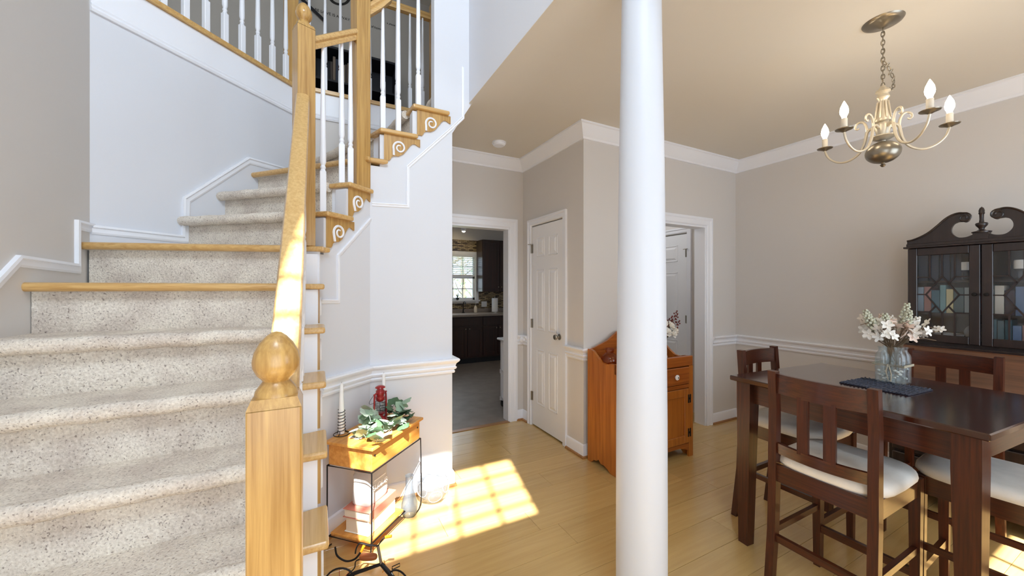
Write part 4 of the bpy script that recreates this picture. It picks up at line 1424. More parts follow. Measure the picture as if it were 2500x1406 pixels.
# bookcase carcass
z0, z1 = 1.016, 1.675
MB().box((FXB + 0.022, -SW, z0), (-0.005, -SW + 0.018, z1)).build('case_side', MT['mahog'], se, 0)
MB().box((FXB + 0.022, SW - 0.018, z0), (-0.005, SW, z1)).build('case_side', MT['mahog'], se, 0)
MB().box((-0.016, -SW, z0), (-0.005, SW, z1)).build('case_back', MT['mahog'], se, 0)
MB().box((FXB + 0.022, -SW, z1 - 0.016), (-0.005, SW, z1)).build('case_top', MT['mahog'], se, 0)
MB().box((FXB + 0.022, -SW, z0), (-0.005, SW, z0 + 0.02)).build('case_bottom', MT['mahog'], se, 0)
SH1, SH2 = 1.232, 1.450
for z in (SH1, SH2):
    MB().box((FXB + 0.04, -SW + 0.018, z - 0.014), (-0.016, SW - 0.018, z)).build('shelf', MT['mahog'], se, 0)
MB().box((FXB - 0.018, -SW - 0.018, z1), (-0.005, SW + 0.018, z1 + 0.012), 0.002).box((FXB - 0.006, -SW - 0.006, z1 + 0.012), (-0.005, SW + 0.006, z1 + 0.032), 0.002).build('cornice', MT['mahog'], se, 0)
# swan-neck pediment: one scrolled board on each side
for s in (-1, 1):
    zb = z1 + 0.03
    top = [(1.0, 0.03), (0.92, 0.035), (0.80, 0.052), (0.68, 0.078), (0.56, 0.118), (0.46, 0.155), (0.37, 0.177), (0.28, 0.186), (0.20, 0.180), (0.145, 0.160), (0.135, 0.138), (0.155, 0.122), (0.19, 0.116), (0.215, 0.120)]
    bot = [(0.28, 0.122), (0.335, 0.112), (0.37, 0.088), (0.37, 0.06), (0.33, 0.036), (0.27, 0.022), (0.18, 0.022), (0.10, 0.034), (0.03, 0.05), (0.0, 0.05), (0.0, 0.0), (1.0, 0.0)]
    top = [tuple(q)[:2] for q in crv([(y_, z_, 0) for y_, z_ in top], 4)]
    lp = top + [tuple(q)[:2] for q in crv([(y_, z_, 0) for y_, z_ in bot[:9]], 4)] + bot[9:]
    pd = MB().prism([L(FXB + 0.004, s * (SW + 0.004) * y, zb + z) for y, z in lp], (0.02, 0, 0)).build('pediment', MT['mahog'], se, 0)
    pts = []
    for i in range(22):
        t = i / 21
        a = math.radians(60 + 520 * t)
        r = 0.033 * (1 - 0.75 * t)
        pts.append(L(FXB + 0.002, s * (SW * 0.205 + r * math.cos(a)), zb + 0.147 + r * math.sin(a)))
    MB().tube(pts, 0.0045, 6).build('scroll', MT['mahog'], pd)
    MB().tube([L(FXB + 0.002, s * (SW + 0.004) * y, zb + z - 0.006) for y, z in top[:33]], 0.006, 6).build('moulding', MT['mahog'], pd)
fz = z1 + 0.078
MB().box((FXB - 0.004, -0.032, z1 + 0.03), (FXB + 0.05, 0.032, z1 + 0.072)).lathe([(0.0, 0.0), (0.040, 0.0), (0.042, 0.008), (0.022, 0.014), (0.012, 0.022), (0.013, 0.030), (0.024, 0.045), (0.027, 0.056), (0.024, 0.062), (0.011, 0.066), (0.009, 0.085), (0.010, 0.115),
          (0.014, 0.122), (0.012, 0.128), (0.013, 0.140), (0.009, 0.155), (0.0, 0.165)], (FXB + 0.02, 0, fz - 0.006), 18).build('finial', MT['mahog'], se, 45)
# glazed doors with geometric glazing bars
for s in (-1, 1):
    ya, yb = (0.002, SW) if s > 0 else (-SW, -0.002)
    za, zb = z0 + 0.022, z1 - 0.002
    fw = 0.046
    d = MB()
    d.box((FXB, ya, za), (FXB + 0.02, ya + fw, zb), 0.003); d.box((FXB, yb - fw, za), (FXB + 0.02, yb, zb), 0.003)
    d.box((FXB, ya + fw, za), (FXB + 0.02, yb - fw, za + 0.05), 0.003); d.box((FXB, ya + fw, zb - 0.05), (FXB + 0.02, yb - fw, zb), 0.003)
    do = d.build('door', MT['mahog'], se, 0)
    gy0, gy1, gz0, gz1 = ya + fw, yb - fw, za + 0.05, zb - 0.05
    MB().box((FXB + 0.009, gy0, gz0), (FXB + 0.012, gy1, gz1)).build('pane', MT['glass'], do, 0)
    G = lambda y, z: L(FXB + 0.006, gy0 + (gy1 - gy0) * y, gz0 + (gz1 - gz0) * z)
    cen = (0.5, 0.50)
    segs = [((0.5, 0.73), (0.18, 0.50)), ((0.18, 0.50), (0.5, 0.27)), ((0.5, 0.27), (0.82, 0.50)), ((0.82, 0.50), (0.5, 0.73)), ((0, 0.50), (0.18, 0.50)), ((0.82, 0.50), (1, 0.50)),
            ((0.5, 0.73), (0.5, 1)), ((0.5, 0.27), (0.5, 0)), ((0, 0.72), (0.26, 0.72)), ((0.26, 0.72), (0.38, 0.64)), ((1, 0.72), (0.74, 0.72)), ((0.74, 0.72), (0.62, 0.64)),
            ((0, 0.28), (0.26, 0.28)), ((0.26, 0.28), (0.38, 0.36)), ((1, 0.28), (0.74, 0.28)), ((0.74, 0.28), (0.62, 0.36)), ((0.26, 0.72), (0.26, 1)), ((0.74, 0.72), (0.74, 1)), ((0.26, 0.28), (0.26, 0)), ((0.74, 0.28), (0.74, 0))]
    for a, c in segs:
        MB().bar(G(*a), G(*c), 0.008, 0.008, up=(1, 0, 0)).build('glazing_bar', MT['mahog'], do, 0)
    m4 = Matrix.Translation((FXB, s * 0.024, (za + zb) / 2 + 0.004)) @ Matrix.Rotation(math.radians(-90), 4, 'Y')
    MB().lathe([(0.006, 0), (0.006, 0.006), (0.011, 0.012), (0.010, 0.019), (0.0, 0.022)], (0, 0, 0), 14, m4).build('door_knob', MT['iron'], do)

# things on its shelves
navy = plain('navy_cloth_cover', lin(30, 44, 66), 0.5)
cols = [lin(150, 170, 190), lin(176, 132, 128), lin(74, 110, 128), lin(120, 160, 170), lin(214, 204, 164), lin(92, 112, 120), lin(170, 184, 190), lin(110, 50, 46), lin(52, 84, 96), lin(222, 216, 208), lin(60, 48, 60), lin(96, 120, 160), lin(140, 150, 130), lin(230, 226, 214), lin(200, 150, 140), lin(70, 74, 90), lin(120, 96, 70), lin(186, 196, 206)]
bms = [plain('secretary_book_%d' % i, c, 0.6) for i, c in enumerate(cols)]
cn = ['light blue', 'dusty pink', 'teal', 'aqua', 'straw', 'slate', 'silver', 'maroon', 'sea blue', 'ivory', 'plum', 'cornflower', 'olive grey', 'white', 'salmon', 'charcoal', 'brown', 'pale grey']
random.seed(3)
bxx = SX + FXB + 0.135
y = SY + SW - 0.03
i = 0
while y > SY - SW + 0.06:
    w = random.uniform(0.026, 0.044)
    h = random.uniform(0.15, 0.195)
    book('book', w, h, 0.13, bms[i % 18], '%s book on the middle shelf of the secretary bookcase' % cn[i % 18], 'books on the middle shelf of the secretary', (bxx, y - w / 2, SH1), math.radians(-90))
    y -= w + 0.0025
    i += 1
y = SY + SW - 0.035
for i in range(4):
    book('book', 0.046, 0.175, 0.13, navy, 'tall navy book on the top shelf of the secretary bookcase', 'navy books on the top shelf of the secretary', (bxx, y - 0.023, SH2), math.radians(-90))
    y -= 0.051
for yy, lb_ in ((SY + 0.085, 'white pillar candle on a stand beside the navy books'), (SY - 0.135, 'white pillar candle on a stand alone on the top secretary shelf')):
    c = thing('pillar_candle', lb_, 'candle', (SX + FXB + 0.09, yy, SH2), 0, 'pillar candles in the secretary')
    MB().lathe([(0.0, 0), (0.028, 0), (0.030, 0.006), (0.010, 0.014), (0.009, 0.05), (0.026, 0.062), (0.030, 0.066), (0.0, 0.066)], (0, 0, 0), 18).build('stand', MT['smokeglass'], c)
    MB().lathe([(0.0, 0.067), (0.025, 0.067), (0.025, 0.118), (0.022, 0.121), (0.0, 0.118)], (0, 0, 0), 18).build('wax', MT['candle'], c)
y = SY - 0.02
for i in range(6):
    w = random.uniform(0.018, 0.034)
    book('book', w, random.uniform(0.13, 0.17), 0.13, bms[(i * 3 + 2) % 18], '%s book on the bottom shelf of the secretary bookcase' % cn[(i * 3 + 2) % 18], 'books on the bottom shelf of the secretary', (bxx, y - w / 2, z0 + 0.0205), math.radians(-90))
    y -= w + 0.004
bw = thing('china_bowl', 'pale china bowl on the bottom shelf of the secretary', 'bowl', (SX + FXB + 0.12, SY + 0.16, z0 + 0.0205))
MB().lathe([(0.0, 0.0), (0.03, 0.0), (0.034, 0.006), (0.06, 0.03), (0.07, 0.055), (0.067, 0.055), (0.056, 0.032), (0.03, 0.010), (0.0, 0.008)], (0, 0, 0), 24).build('body', MT['paper'], bw)
MB().lathe([(0.068, 0.0535), (0.0715, 0.055), (0.068, 0.0575), (0.066, 0.055)], (0, 0, 0), 24, cap=False).build('rim', MT['steel'], bw)
pt = thing('china_plate', 'white plate leaning at the back of the bottom secretary shelf', 'plate', (SX - 0.055, SY + 0.06, z0 + 0.0205))
m4 = Matrix.Translation((0, 0, 0.062)) @ Matrix.Rotation(math.radians(-78), 4, 'Y')
MB().lathe([(0.0, 0.004), (0.038, 0.004), (0.060, 0.010), (0.061, 0.008), (0.040, 0.0), (0.0, 0.0)], (0, 0, 0), 26, m4).build('body', MT['paper'], pt)

# ------------------------------------------------------------------ pine dry sink
PX0, PX1, PY0, PY1 = 1.955, 2.79, 2.105, 2.428
px = thing('pine_cabinet', 'honey pine dry sink cabinet with scalloped back and black hinges', 'cabinet', (PX0, PY0, 0))
PWd, PDp = PX1 - PX0, PY1 - PY0
# side boards with a swooping top edge and a bracket-cut foot
side = [(0, 0), (0.06, 0), (0.09, 0.022), (0.13, 0.034), (0.165, 0.03), (0.19, 0.055), (0.215, 0.035), (0.245, 0.03), (0.28, 0.0), (PDp, 0), (PDp, 0.905), (PDp - 0.035, 0.907), (PDp - 0.07, 0.895), (PDp - 0.12, 0.855), (PDp - 0.17, 0.822), (PDp - 0.22, 0.815), (0.06, 0.828), (0, 0.832)]
for x in (0, PWd - 0.022):
    MB().prism([(x, y, z) for y, z in side], (0.022, 0, 0)).build('side_board', MT['pineZ'], px, 0)
bk = [(0.022, 0.10), (PWd - 0.022, 0.10), (PWd - 0.022, 0.86), (PWd - 0.05, 0.875), (PWd - 0.09, 0.868), (PWd - 0.14, 0.88), (PWd - 0.19, 0.925), (PWd - 0.235, 0.985), (PWd - 0.30, 1.03), (PWd / 2, 1.045), (0.30, 1.03), (0.235, 0.985), (0.19, 0.96), (0.12, 0.935), (0.06, 0.915), (0.022, 0.905)]
MB().prism([(x, PDp - 0.02, z) for x, z in bk], (0, 0.018, 0)).build('back_board', MT['pineX'], px, 0)
MB().box((0.022, 0.012, 0.742), (PWd - 0.022, PDp - 0.02, 0.762)).build('sink_top', MT['pineX'], px, 0)
MB().box((0.0, -0.018, 0.755), (PWd, 0.012, 0.835), 0.004).build('front_rail', MT['pineX'], px, 0)
MB().box((0.0, -0.018, 0.0), (0.05, 0.0, 0.755)).build('stile', MT['pineZ'], px, 0)
MB().box((PWd - 0.05, -0.018, 0.0), (PWd, 0.0, 0.755)).build('stile', MT['pineZ'], px, 0)
MB().box((PWd / 2 - 0.03, -0.018, 0.10), (PWd / 2 + 0.03, 0.0, 0.755)).build('stile', MT['pineZ'], px, 0)
MB().box((0.05, -0.018, 0.575), (PWd - 0.05, 0.0, 0.605)).build('rail', MT['pineX'], px, 0)
MB().box((0.022, -0.0, 0.085), (PWd - 0.022, PDp - 0.02, 0.105)).build('bottom', MT['pineX'], px, 0)
sk_ = [(0.05, 0.115), (PWd - 0.05, 0.115), (PWd - 0.05, 0.05), (PWd - 0.10, 0.07), (PWd - 0.16, 0.085), (0.16, 0.085), (0.10, 0.07), (0.05, 0.05)]
MB().prism([(x, -0.018, z) for x, z in sk_], (0, 0.018, 0)).build('skirt', MT['pineX'], px, 0)
for i in range(2):
    x0 = 0.055 + i * (PWd / 2 - 0.025)
    x1 = x0 + PWd / 2 - 0.085
    dr = MB().box((x0, -0.026, 0.61), (x1, 0.0, 0.748), 0.005).build('drawer', MT['pineX'], px, 0)
    m4 = Matrix.Translation(((x0 + x1) / 2, -0.026, 0.679)) @ Matrix.Rotation(math.radians(90), 4, 'X')
    MB().lathe([(0.007, 0), (0.007, 0.008), (0.021, 0.013), (0.022, 0.019), (0.015, 0.025), (0.0, 0.027)], (0, 0, 0), 20, m4).build('knob', MT['paper'], dr)
    MB().ball(((x0 + x1) / 2, -0.053, 0.679), 0.005, 8, 6).build('knob_pin', MT['iron'], dr)
    d = MB()
    d.box((x0, -0.026, 0.12), (x0 + 0.055, 0.0, 0.57), 0.003).box((x1 - 0.055, -0.026, 0.12), (x1, 0.0, 0.57), 0.003)
    d.box((x0 + 0.055, -0.026, 0.12), (x1 - 0.055, 0.0, 0.185), 0.003).box((x0 + 0.055, -0.026, 0.505), (x1 - 0.055, 0.0, 0.57), 0.003)
    dd = d.build('door', MT['pineZ'], px, 0)
    MB().box((x0 + 0.055, -0.016, 0.185), (x1 - 0.055, 0.0, 0.505)).build('door_panel', MT['pineZ'], dd, 0)
    hx = x1 if i else x0
    for z in (0.205, 0.485):
        h = MB()
        for s in (-1, 1):
            h.box((hx + s * 0.012 - 0.006, -0.029, z - 0.035), (hx + s * 0.012 + 0.006, -0.0255, z + 0.035), 0.001)
        h.box((hx - 0.012, -0.030, z - 0.008), (hx + 0.012, -0.0255, z + 0.008), 0.001)
        h.build('hinge', MT['iron'], dd, 0)
av = thing('amber_vase', 'round amber glass vase on the pine cabinet', 'vase', (2.04, 2.262, 0.7625))
MB().lathe([(0.0, 0.0), (0.035, 0.0), (0.045, 0.006), (0.066, 0.035), (0.071, 0.065), (0.062, 0.098), (0.040, 0.122), (0.032, 0.127), (0.030, 0.133), (0.035, 0.140), (0.035, 0.156), (0.031, 0.160),
            (0.0295, 0.156), (0.0295, 0.142), (0.025, 0.133), (0.034, 0.120), (0.057, 0.096), (0.066, 0.065), (0.061, 0.037), (0.04, 0.010), (0.0, 0.006)], (0, 0, 0), 32).build('body', MT['amber'], av, 60)
MB().lathe([(0.0355, 0.156), (0.037, 0.160), (0.0345, 0.164), (0.031, 0.161)], (0, 0, 0), 32, cap=False).build('rim', MT['amber'], av)
fvx = onplane(1612, 860, 0, 1, 2.28)
fv = thing('stoneware_vase', 'cream stoneware vase on the pine cabinet beside the doorway', 'vase', (fvx.x, 2.28, 0.7625))
MB().lathe([(0.0, 0.0), (0.04, 0.0), (0.055, 0.02), (0.058, 0.05), (0.046, 0.085), (0.026, 0.105), (0.024, 0.12), (0.03, 0.135), (0.027, 0.135), (0.02, 0.12), (0.0, 0.118)], (0, 0, 0), 24).build('body', MT['pages'], fv, 60)
MB().tube([(0.05 + 0.0, 0, 0.06), (0.075, 0, 0.075), (0.07, 0, 0.10), (0.04, 0, 0.10)], 0.006, 8).build('handle', MT['pages'], fv)
fb = thing('berry_bouquet', 'artificial bouquet of white roses and maroon berries in the stoneware vase', 'flowers', (fvx.x, 2.28, 0.7625 + 0.125))
random.seed(21)


def rose(r, m):
    b = MB()
    for ring, (n, rr, zz, tl) in enumerate(((3, 0.35, 0.35, 0.9), (5, 0.65, 0.25, 0.7), (6, 1.0, 0.08, 0.4))):
        for k in range(n):
            a = 2 * math.pi * k / n + ring * 0.5
            dx, dy = math.cos(a), math.sin(a)
            px_, py_ = -dy, dx
            w = rr * r * 0.62
            b.add([(dx * r * rr * .4 + px_ * w * .5, dy * r * rr * .4 + py_ * w * .5, 0), (dx * r * rr * .4 - px_ * w * .5, dy * r * rr * .4 - py_ * w * .5, 0), (dx * r * rr - px_ * w, dy * r * rr - py_ * w, r * (zz + tl * .6)),
                   (dx * r * rr * 1.1, dy * r * rr * 1.1, r * (zz + tl * .75)), (dx * r * rr + px_ * w, dy * r * rr + py_ * w, r * (zz + tl * .6))], [(0, 1, 2, 3, 4)])
    b.ball((0, 0, r * 0.25), r * 0.35, 8, 6)
    return b.mesh('rose', m, 60)


rs = rose(0.03, MT['petalW'])
for dx, dz, dd in ((0.055, 0.15, -0.03), (0.085, 0.115, -0.02), (0.06, 0.10, -0.05), (0.0, 0.17, -0.04), (-0.05, 0.14, -0.03), (0.02, 0.11, -0.06), (-0.02, 0.21, 0.0)):
    p = rel(dx, dz, dd)
    q = (rel(dx * 1.5, 0.05, -0.08)).to_track_quat('Z', 'Y').to_euler()
    inst(rs, 'rose', fb, p, q)
    stem(fb, [Vector((0, 0, -0.08)), rel(dx * 0.3, 0.05), p], 0.0018, MT['leafB'])
for i in range(22):
    dx, dz, dd = random.uniform(-0.12, 0.14), random.uniform(0.10, 0.27), random.uniform(-0.05, 0.05)
    p = rel(dx, dz, dd)
    md = rel(dx * 0.45, dz * 0.55, dd * 0.5)
    stem(fb, [Vector((0, 0, -0.05)), md, p], 0.0012, MT['twig'], 'twig')
    spray(fb, md, p, 10, MT['berry'] if i % 4 else MT['leafB'], 0.0062, 'berry_spray')

fb.scale = (1.25, 1.25, 1.25)

# ------------------------------------------------------------------ planter box on its wire stand
PO = Vector((0.248, 2.045, 0))
wb = thing('wire_stand', 'black wire plant stand with a low wooden shelf in front of the stair wall', 'stand', PO, math.radians(45))
wl, wd_, wz = 0.47, 0.285, 0.450
b = MB()
for z in (wz - 0.004,):
    b.tube([(0, 0, z), (wl, 0, z), (wl, wd_, z), (0, wd_, z)], 0.004, 6, True)
b.build('tray_ring', MT['iron'], wb)
for x, sx in ((0, -1), (wl, 1)):
    for y in (0, wd_):
        pts = [(x, y, wz - 0.004), (x + sx * 0.006, y, 0.30), (x + sx * 0.010, y, 0.16), (x + sx * 0.010, y, 0.09), (x + sx * 0.0, y, 0.035), (x - sx * 0.03, y, 0.006), (x - sx * 0.075, y, 0.005)]
        if x == 0:
            pts = [(x, y, wz - 0.004), (x, y, 0.25), (x - 0.002, y, 0.10), (x - 0.006, y, 0.05), (x + 0.0, y, 0.012), (x + 0.03, y, 0.004)]
        MB().tube(crv(pts), 0.0038, 6).build('leg', MT['iron'], wb)
SZ = 0.075
b = MB()
b.tube([(0.0, 0.012, SZ - 0.006), (wl * 0.67, 0.012, SZ - 0.006), (wl * 0.67, wd_ - 0.012, SZ - 0.006), (0.0, wd_ - 0.012, SZ - 0.006)], 0.004, 6, True)
b.build('shelf_ring', MT['iron'], wb)
MB().box((0.005, 0.015, SZ - 0.002), (wl * 0.655, wd_ - 0.015, SZ + 0.012), 0.003).build('shelf_board', MT['boxpine'], wb, 0)
bx = thing('planter_box', 'orange pine planter box with a flat lid on the wire stand', 'box', PO + Vector((0, 0, wz)), math.radians(45))
t = 0.014
for nm_, a, c in (('front_board', (0.006, 0.004, 0), (wl - 0.006, 0.004 + t, 0.112)), ('back_board', (0.006, wd_ - 0.004 - t, 0), (wl - 0.006, wd_ - 0.004, 0.112)),
                  ('end_board', (0.006, 0.004 + t, 0), (0.006 + t, wd_ - 0.004 - t, 0.112)), ('end_board', (wl - 0.006 - t, 0.004 + t, 0), (wl - 0.006, wd_ - 0.004 - t, 0.112)), ('base_board', (0.006 + t, 0.004 + t, 0.0), (wl - 0.006 - t, wd_ - 0.004 - t, 0.012))):
    MB().box(a, c, 0.0015).build(nm_, MT['boxpine'], bx, 0)
MB().box((-0.012, -0.014, 0.1125), (wl + 0.012, wd_ + 0.012, 0.1285), 0.003).build('lid', MT['boxpine'], bx, 0)
for x in (0.03, wl - 0.03):
    m4 = Matrix.Translation((x, 0.004, 0.075)) @ Matrix.Rotation(math.radians(90), 4, 'X')
    MB().lathe([(0.0, 0), (0.006, 0), (0.004, 0.003), (0.0, 0.003)], (0, 0, 0), 10, m4).build('nail', MT['iron'], bx)
LZ = wz + 0.1287                              # top of the lid
RB = Matrix.Translation(PO) @ Matrix.Rotation(math.radians(45), 4, 'Z')


def onlid(u, v):
    return onz(u, v, LZ)


def candle_holder(loc, label):
    o = thing('taper_candle', label, 'candle', loc, 0, 'taper candles on the planter box')
    MB().lathe([(0.0, 0.006), (0.0165, 0.006), (0.0145, 0.13), (0.0085, 0.278), (0.004, 0.286), (0.0, 0.287)], (0, 0, 0), 14).build('candle', MT['candle'], o)
    pts = []
    for i in range(101):
        tt = i / 100
        a = tt * 2 * math.pi * 7.5
        r = 0.0205 - 0.003 * tt
        pts.append((r * math.cos(a), r * math.sin(a), 0.012 + 0.128 * tt))
    h = MB().tube(pts, 0.0019, 5)
    h.tube([(0.042 * math.cos(2 * math.pi * i / 20), 0.042 * math.sin(2 * math.pi * i / 20), 0.0025) for i in range(20)], 0.0022, 5, True)
    for k in range(3):
        a = k * 2.094
        h.tube([(0.036 * math.cos(a), 0.036 * math.sin(a), 0.0025), (0.020 * math.cos(a), 0.020 * math.sin(a), 0.012), (0.0205 * math.cos(a), 0.0205 * math.sin(a), 0.022)], 0.0018, 5)
    h.build('spiral_holder', MT['iron'], o)
    MB().tube([(0, 0, 0.286), (0.001, 0, 0.294)], 0.0008, 5).build('wick', MT['iron'], o)
    return o


candle_holder(onlid(834, 1060), 'white taper candle in a black spiral holder at the bare end of the planter box')
c2 = RB @ Vector((wl * 0.80, wd_ * 0.72, LZ))
candle_holder(c2, 'white taper candle in a black spiral holder behind the red lantern')

# red hurricane lantern
lc = RB @ Vector((wl * 0.63, wd_ * 0.60, LZ))
ln = thing('hurricane_lantern', 'small red hurricane lantern among ivy on the planter box', 'lantern', lc, math.radians(35))
LS = 1.0
MB().lathe([(0.0, 0.0), (0.038, 0.0), (0.041, 0.004), (0.041, 0.028), (0.034, 0.038), (0.018, 0.046), (0.016, 0.058), (0.024, 0.064), (0.026, 0.070), (0.0, 0.072)], (0, 0, 0), 24).build('fuel_tank', MT['red'], ln, 50)
MB().lathe([(0.021, 0.070), (0.026, 0.085), (0.028, 0.105), (0.022, 0.132), (0.019, 0.14), (0.018, 0.14), (0.0205, 0.132), (0.0265, 0.105), (0.0245, 0.085), (0.0195, 0.071)], (0, 0, 0), 22, cap=False).build('globe', MT['glass'], ln, 60)
MB().lathe([(0.0, 0.136), (0.014, 0.136), (0.022, 0.145), (0.027, 0.150), (0.028, 0.166), (0.022, 0.170), (0.022, 0.176), (0.026, 0.180), (0.025, 0.202), (0.019, 0.208), (0.018, 0.218), (0.030, 0.220), (0.028, 0.226), (0.012, 0.234), (0.0, 0.235)], (0, 0, 0), 24).build('chimney', MT['red'], ln, 50)
for s in (-1, 1):
    MB().tube([(s * 0.034, 0, 0.02), (s * 0.045, 0, 0.03), (s * 0.047, 0, 0.08), (s * 0.046, 0, 0.14), (s * 0.044, 0, 0.175), (s * 0.036, 0, 0.19), (s * 0.022, 0, 0.192)], 0.0058, 8, flat=0.8).build('side_tube', MT['red'], ln)
    MB().ball((s * 0.046, 0, 0.186), 0.006, 8, 6).build('bail_ear', MT['red'], ln)
b = MB()
for z in (0.092, 0.118):
    b.tube([(0.031 * math.cos(2 * math.pi * i / 18), 0.031 * math.sin(2 * math.pi * i / 18), z) for i in range(18)], 0.0012, 5, True)
for a in (0.8, 2.3, 3.9, 5.4):
    b.tube([(0.026 * math.cos(a), 0.026 * math.sin(a), 0.07), (0.031 * math.cos(a), 0.031 * math.sin(a), 0.10), (0.024 * math.cos(a), 0.024 * math.sin(a), 0.145)], 0.0012, 5)
b.build('globe_guard', MT['iron'], ln)
bp = []
for i in range(17):
    t = math.pi * i / 16
    bp.append((0.050 * math.cos(t), 0.075 * math.sin(t), 0.184 - 0.075 * math.sin(t)))
MB().tube(bp, 0.0013, 5).build('bail', MT['iron'], ln)

# ivy garland: each large leaf is its own piece
iv = thing('ivy_garland', 'artificial sage green ivy garland draped over the planter box', 'plant', RB @ Vector((wl * 0.5, wd_ * 0.5, LZ)))


def ivy_leaf(r, m, fold):
    pts = [(0, 0), (0.22, -0.22), (0.48, -0.26), (0.70, -0.08), (0.74, 0.14), (0.84, 0.36), (0.74, 0.52), (0.52, 0.64), (0.40, 0.84), (0.18, 1.0), (0.0, 1.12)]
    b = MB()
    n = len(pts)
    vs_ = [(x * r, y * r, -abs(x) * r * fold + 0.06 * r * math.sin(y * 3)) for x, y in pts] + [(-x * r, y * r, -abs(x) * r * fold + 0.06 * r * math.sin(y * 3)) for x, y in pts[1:-1]]
    mid = (0, 0.4 * r, 0.05 * r)
    vs_.append(mid)
    mi = len(vs_) - 1
    fs_ = [(i, i + 1, mi) for i in range(n - 1)]
    left = [0] + [n + i for i in range(n - 2)] + [n - 1]
    fs_ += [(left[i + 1], left[i], mi) for i in range(n - 1)]
    b.add(vs_, fs_)
    b.tube([(0, 0, 0), (0, -0.25 * r, -0.1 * r), (0, -0.6 * r, -0.35 * r)], r * 0.03, 4)
    return b.mesh('leaf', m, 60)


lm = [ivy_leaf(0.042, MT['leafA'], 0.25), ivy_leaf(0.042, MT['leafC'], 0.15), ivy_leaf(0.042, MT['leafB'], 0.35)]
random.seed(5)
ivo = iv.location
spots = []
for i in range(58):
    tt = random.uniform(0.12, 0.92)
    yy = random.uniform(0.02, 0.72) * (1 if tt > 0.3 else 0.7)
    zz = random.uniform(0.012, 0.10) * (1 - 0.3 * abs(tt - 0.5)) * (0.4 + yy)
    spots.append((tt, yy, zz))
spots += [(0.12, 0.02, 0.02), (0.08, -0.02, 0.01), (0.30, 0.15, 0.055), (0.35, 0.1, 0.07), (0.45, 0.05, 0.06), (0.5, 0.12, 0.08), (0.86, 0.3, 0.10), (0.9, 0.35, 0.085), (0.84, 0.25, 0.07), (0.25, 0.4, 0.11), (0.32, 0.45, 0.12), (0.6, 0.02, 0.03)]
for i, (tt, yy, zz) in enumerate(spots):
    p = RB @ Vector((wl * tt, wd_ * yy, LZ)) - ivo
    p.z = zz
    lx = wl * tt - wl * 0.63
    ly = wd_ * yy - wd_ * 0.60
    if lx * lx + ly * ly < 0.055 ** 2:
        continue
    s = random.uniform(0.8, 1.4)
    m_ = lm[2] if (tt > 0.7 and i % 2) or i % 5 == 0 else lm[i % 2]
    inst(m_, 'leaf', iv, p + Vector((0, 0, 0.012)), (random.uniform(-0.3, 0.9), random.uniform(-0.5, 0.5), random.uniform(0, 6.28)), (s, s, s))
b = MB()
for k in range(4):
    pts = []
    for j in range(9):
        tt = 0.12 + 0.78 * j / 8
        p = RB @ Vector((wl * tt, wd_ * (0.1 + 0.14 * k + 0.05 * math.sin(j * 1.9 + k)), LZ)) - ivo
        p.z = 0.008 + 0.02 * abs(math.sin(j * 1.3 + k * 2))
        pts.append(p)
    b.tube(pts, 0.0018, 5)
b.build('vine', MT['twig'], iv)
sg = thing('photo_card', 'small grey card with a white border on the lid of the planter box', 'card', onlid(882, 1062) + Vector((0, 0, 0.0)), math.radians(42))
MB().box((-0.055, -0.035, 0.0005), (0.055, 0.035, 0.003)).build('border', MT['paper'], sg, 0)
MB().box((-0.048, -0.028, 0.003), (0.048, 0.028, 0.0036)).build('print', plain('grey_card_print', lin(158, 160, 162), 0.7), sg, 0)

# books and sack on the low shelf
SB = SZ + 0.0125


def flat_book(name, lw, ld, lh, cm, label, lx, ly, z, rz=0.0):
    p = RB @ Vector((lx, ly, z))
    o = thing(name, label, 'book', p, math.radians(45) + rz)
    t = 0.003
    MB().box((-lw / 2, -ld / 2, 0), (lw / 2, ld / 2, t), 0.001).box((-lw / 2, -ld / 2, lh - t), (lw / 2, ld / 2, lh), 0.001).box((-lw / 2, -ld / 2, t), (lw / 2, -ld / 2 + t, lh - t)).build('cover', cm, o, 0)
    MB().box((-lw / 2 + 0.006, -ld / 2 + t, t), (lw / 2 - 0.006, ld / 2 - 0.008, lh - t)).build('page_block', MT['pages'], o, 0)
    return o


flat_book('book', 0.235, 0.155, 0.080, MT['bookw'], 'thick white book lying on the low shelf of the wire stand', 0.150, 0.125, SB + 0.0005)
flat_book('book', 0.245, 0.170, 0.046, MT['bookr'], 'faded red book lying on the thick white book', 0.150, 0.125, SB + 0.081, 0.03)
sk = RB @ Vector((0.155, 0.13, SB + 0.1275))
sa = thing('flour_sack', 'small grey cloth sack printed with pale lettering on the red book', 'sack', sk, math.radians(45))
b = MB()
lv = [(0.92, 0.0), (1.0, 0.06), (1.0, 0.25), (0.96, 0.5), (0.94, 0.7), (0.97, 0.86), (0.86, 0.93), (0.94, 1.0), (0.80, 1.0), (0.0, 0.97)]
b.cushion((0, 0, 0), 0.092, 0.062, 0.185, 5.0, 32, [(s, z) for s, z in lv])
b.build('body', MT['sack'], sa, 50)
inst(text_mesh('FLOUR', 0.044, MT['sackink'], 0.0006), 'lettering', sa, (-0.066, -0.0635, 0.075), (math.radians(90), 0, 0))
MB().box((-0.05, -0.0645, 0.125), (0.05, -0.0625, 0.130)).build('printed_line', MT['sackink'], sa, 0)

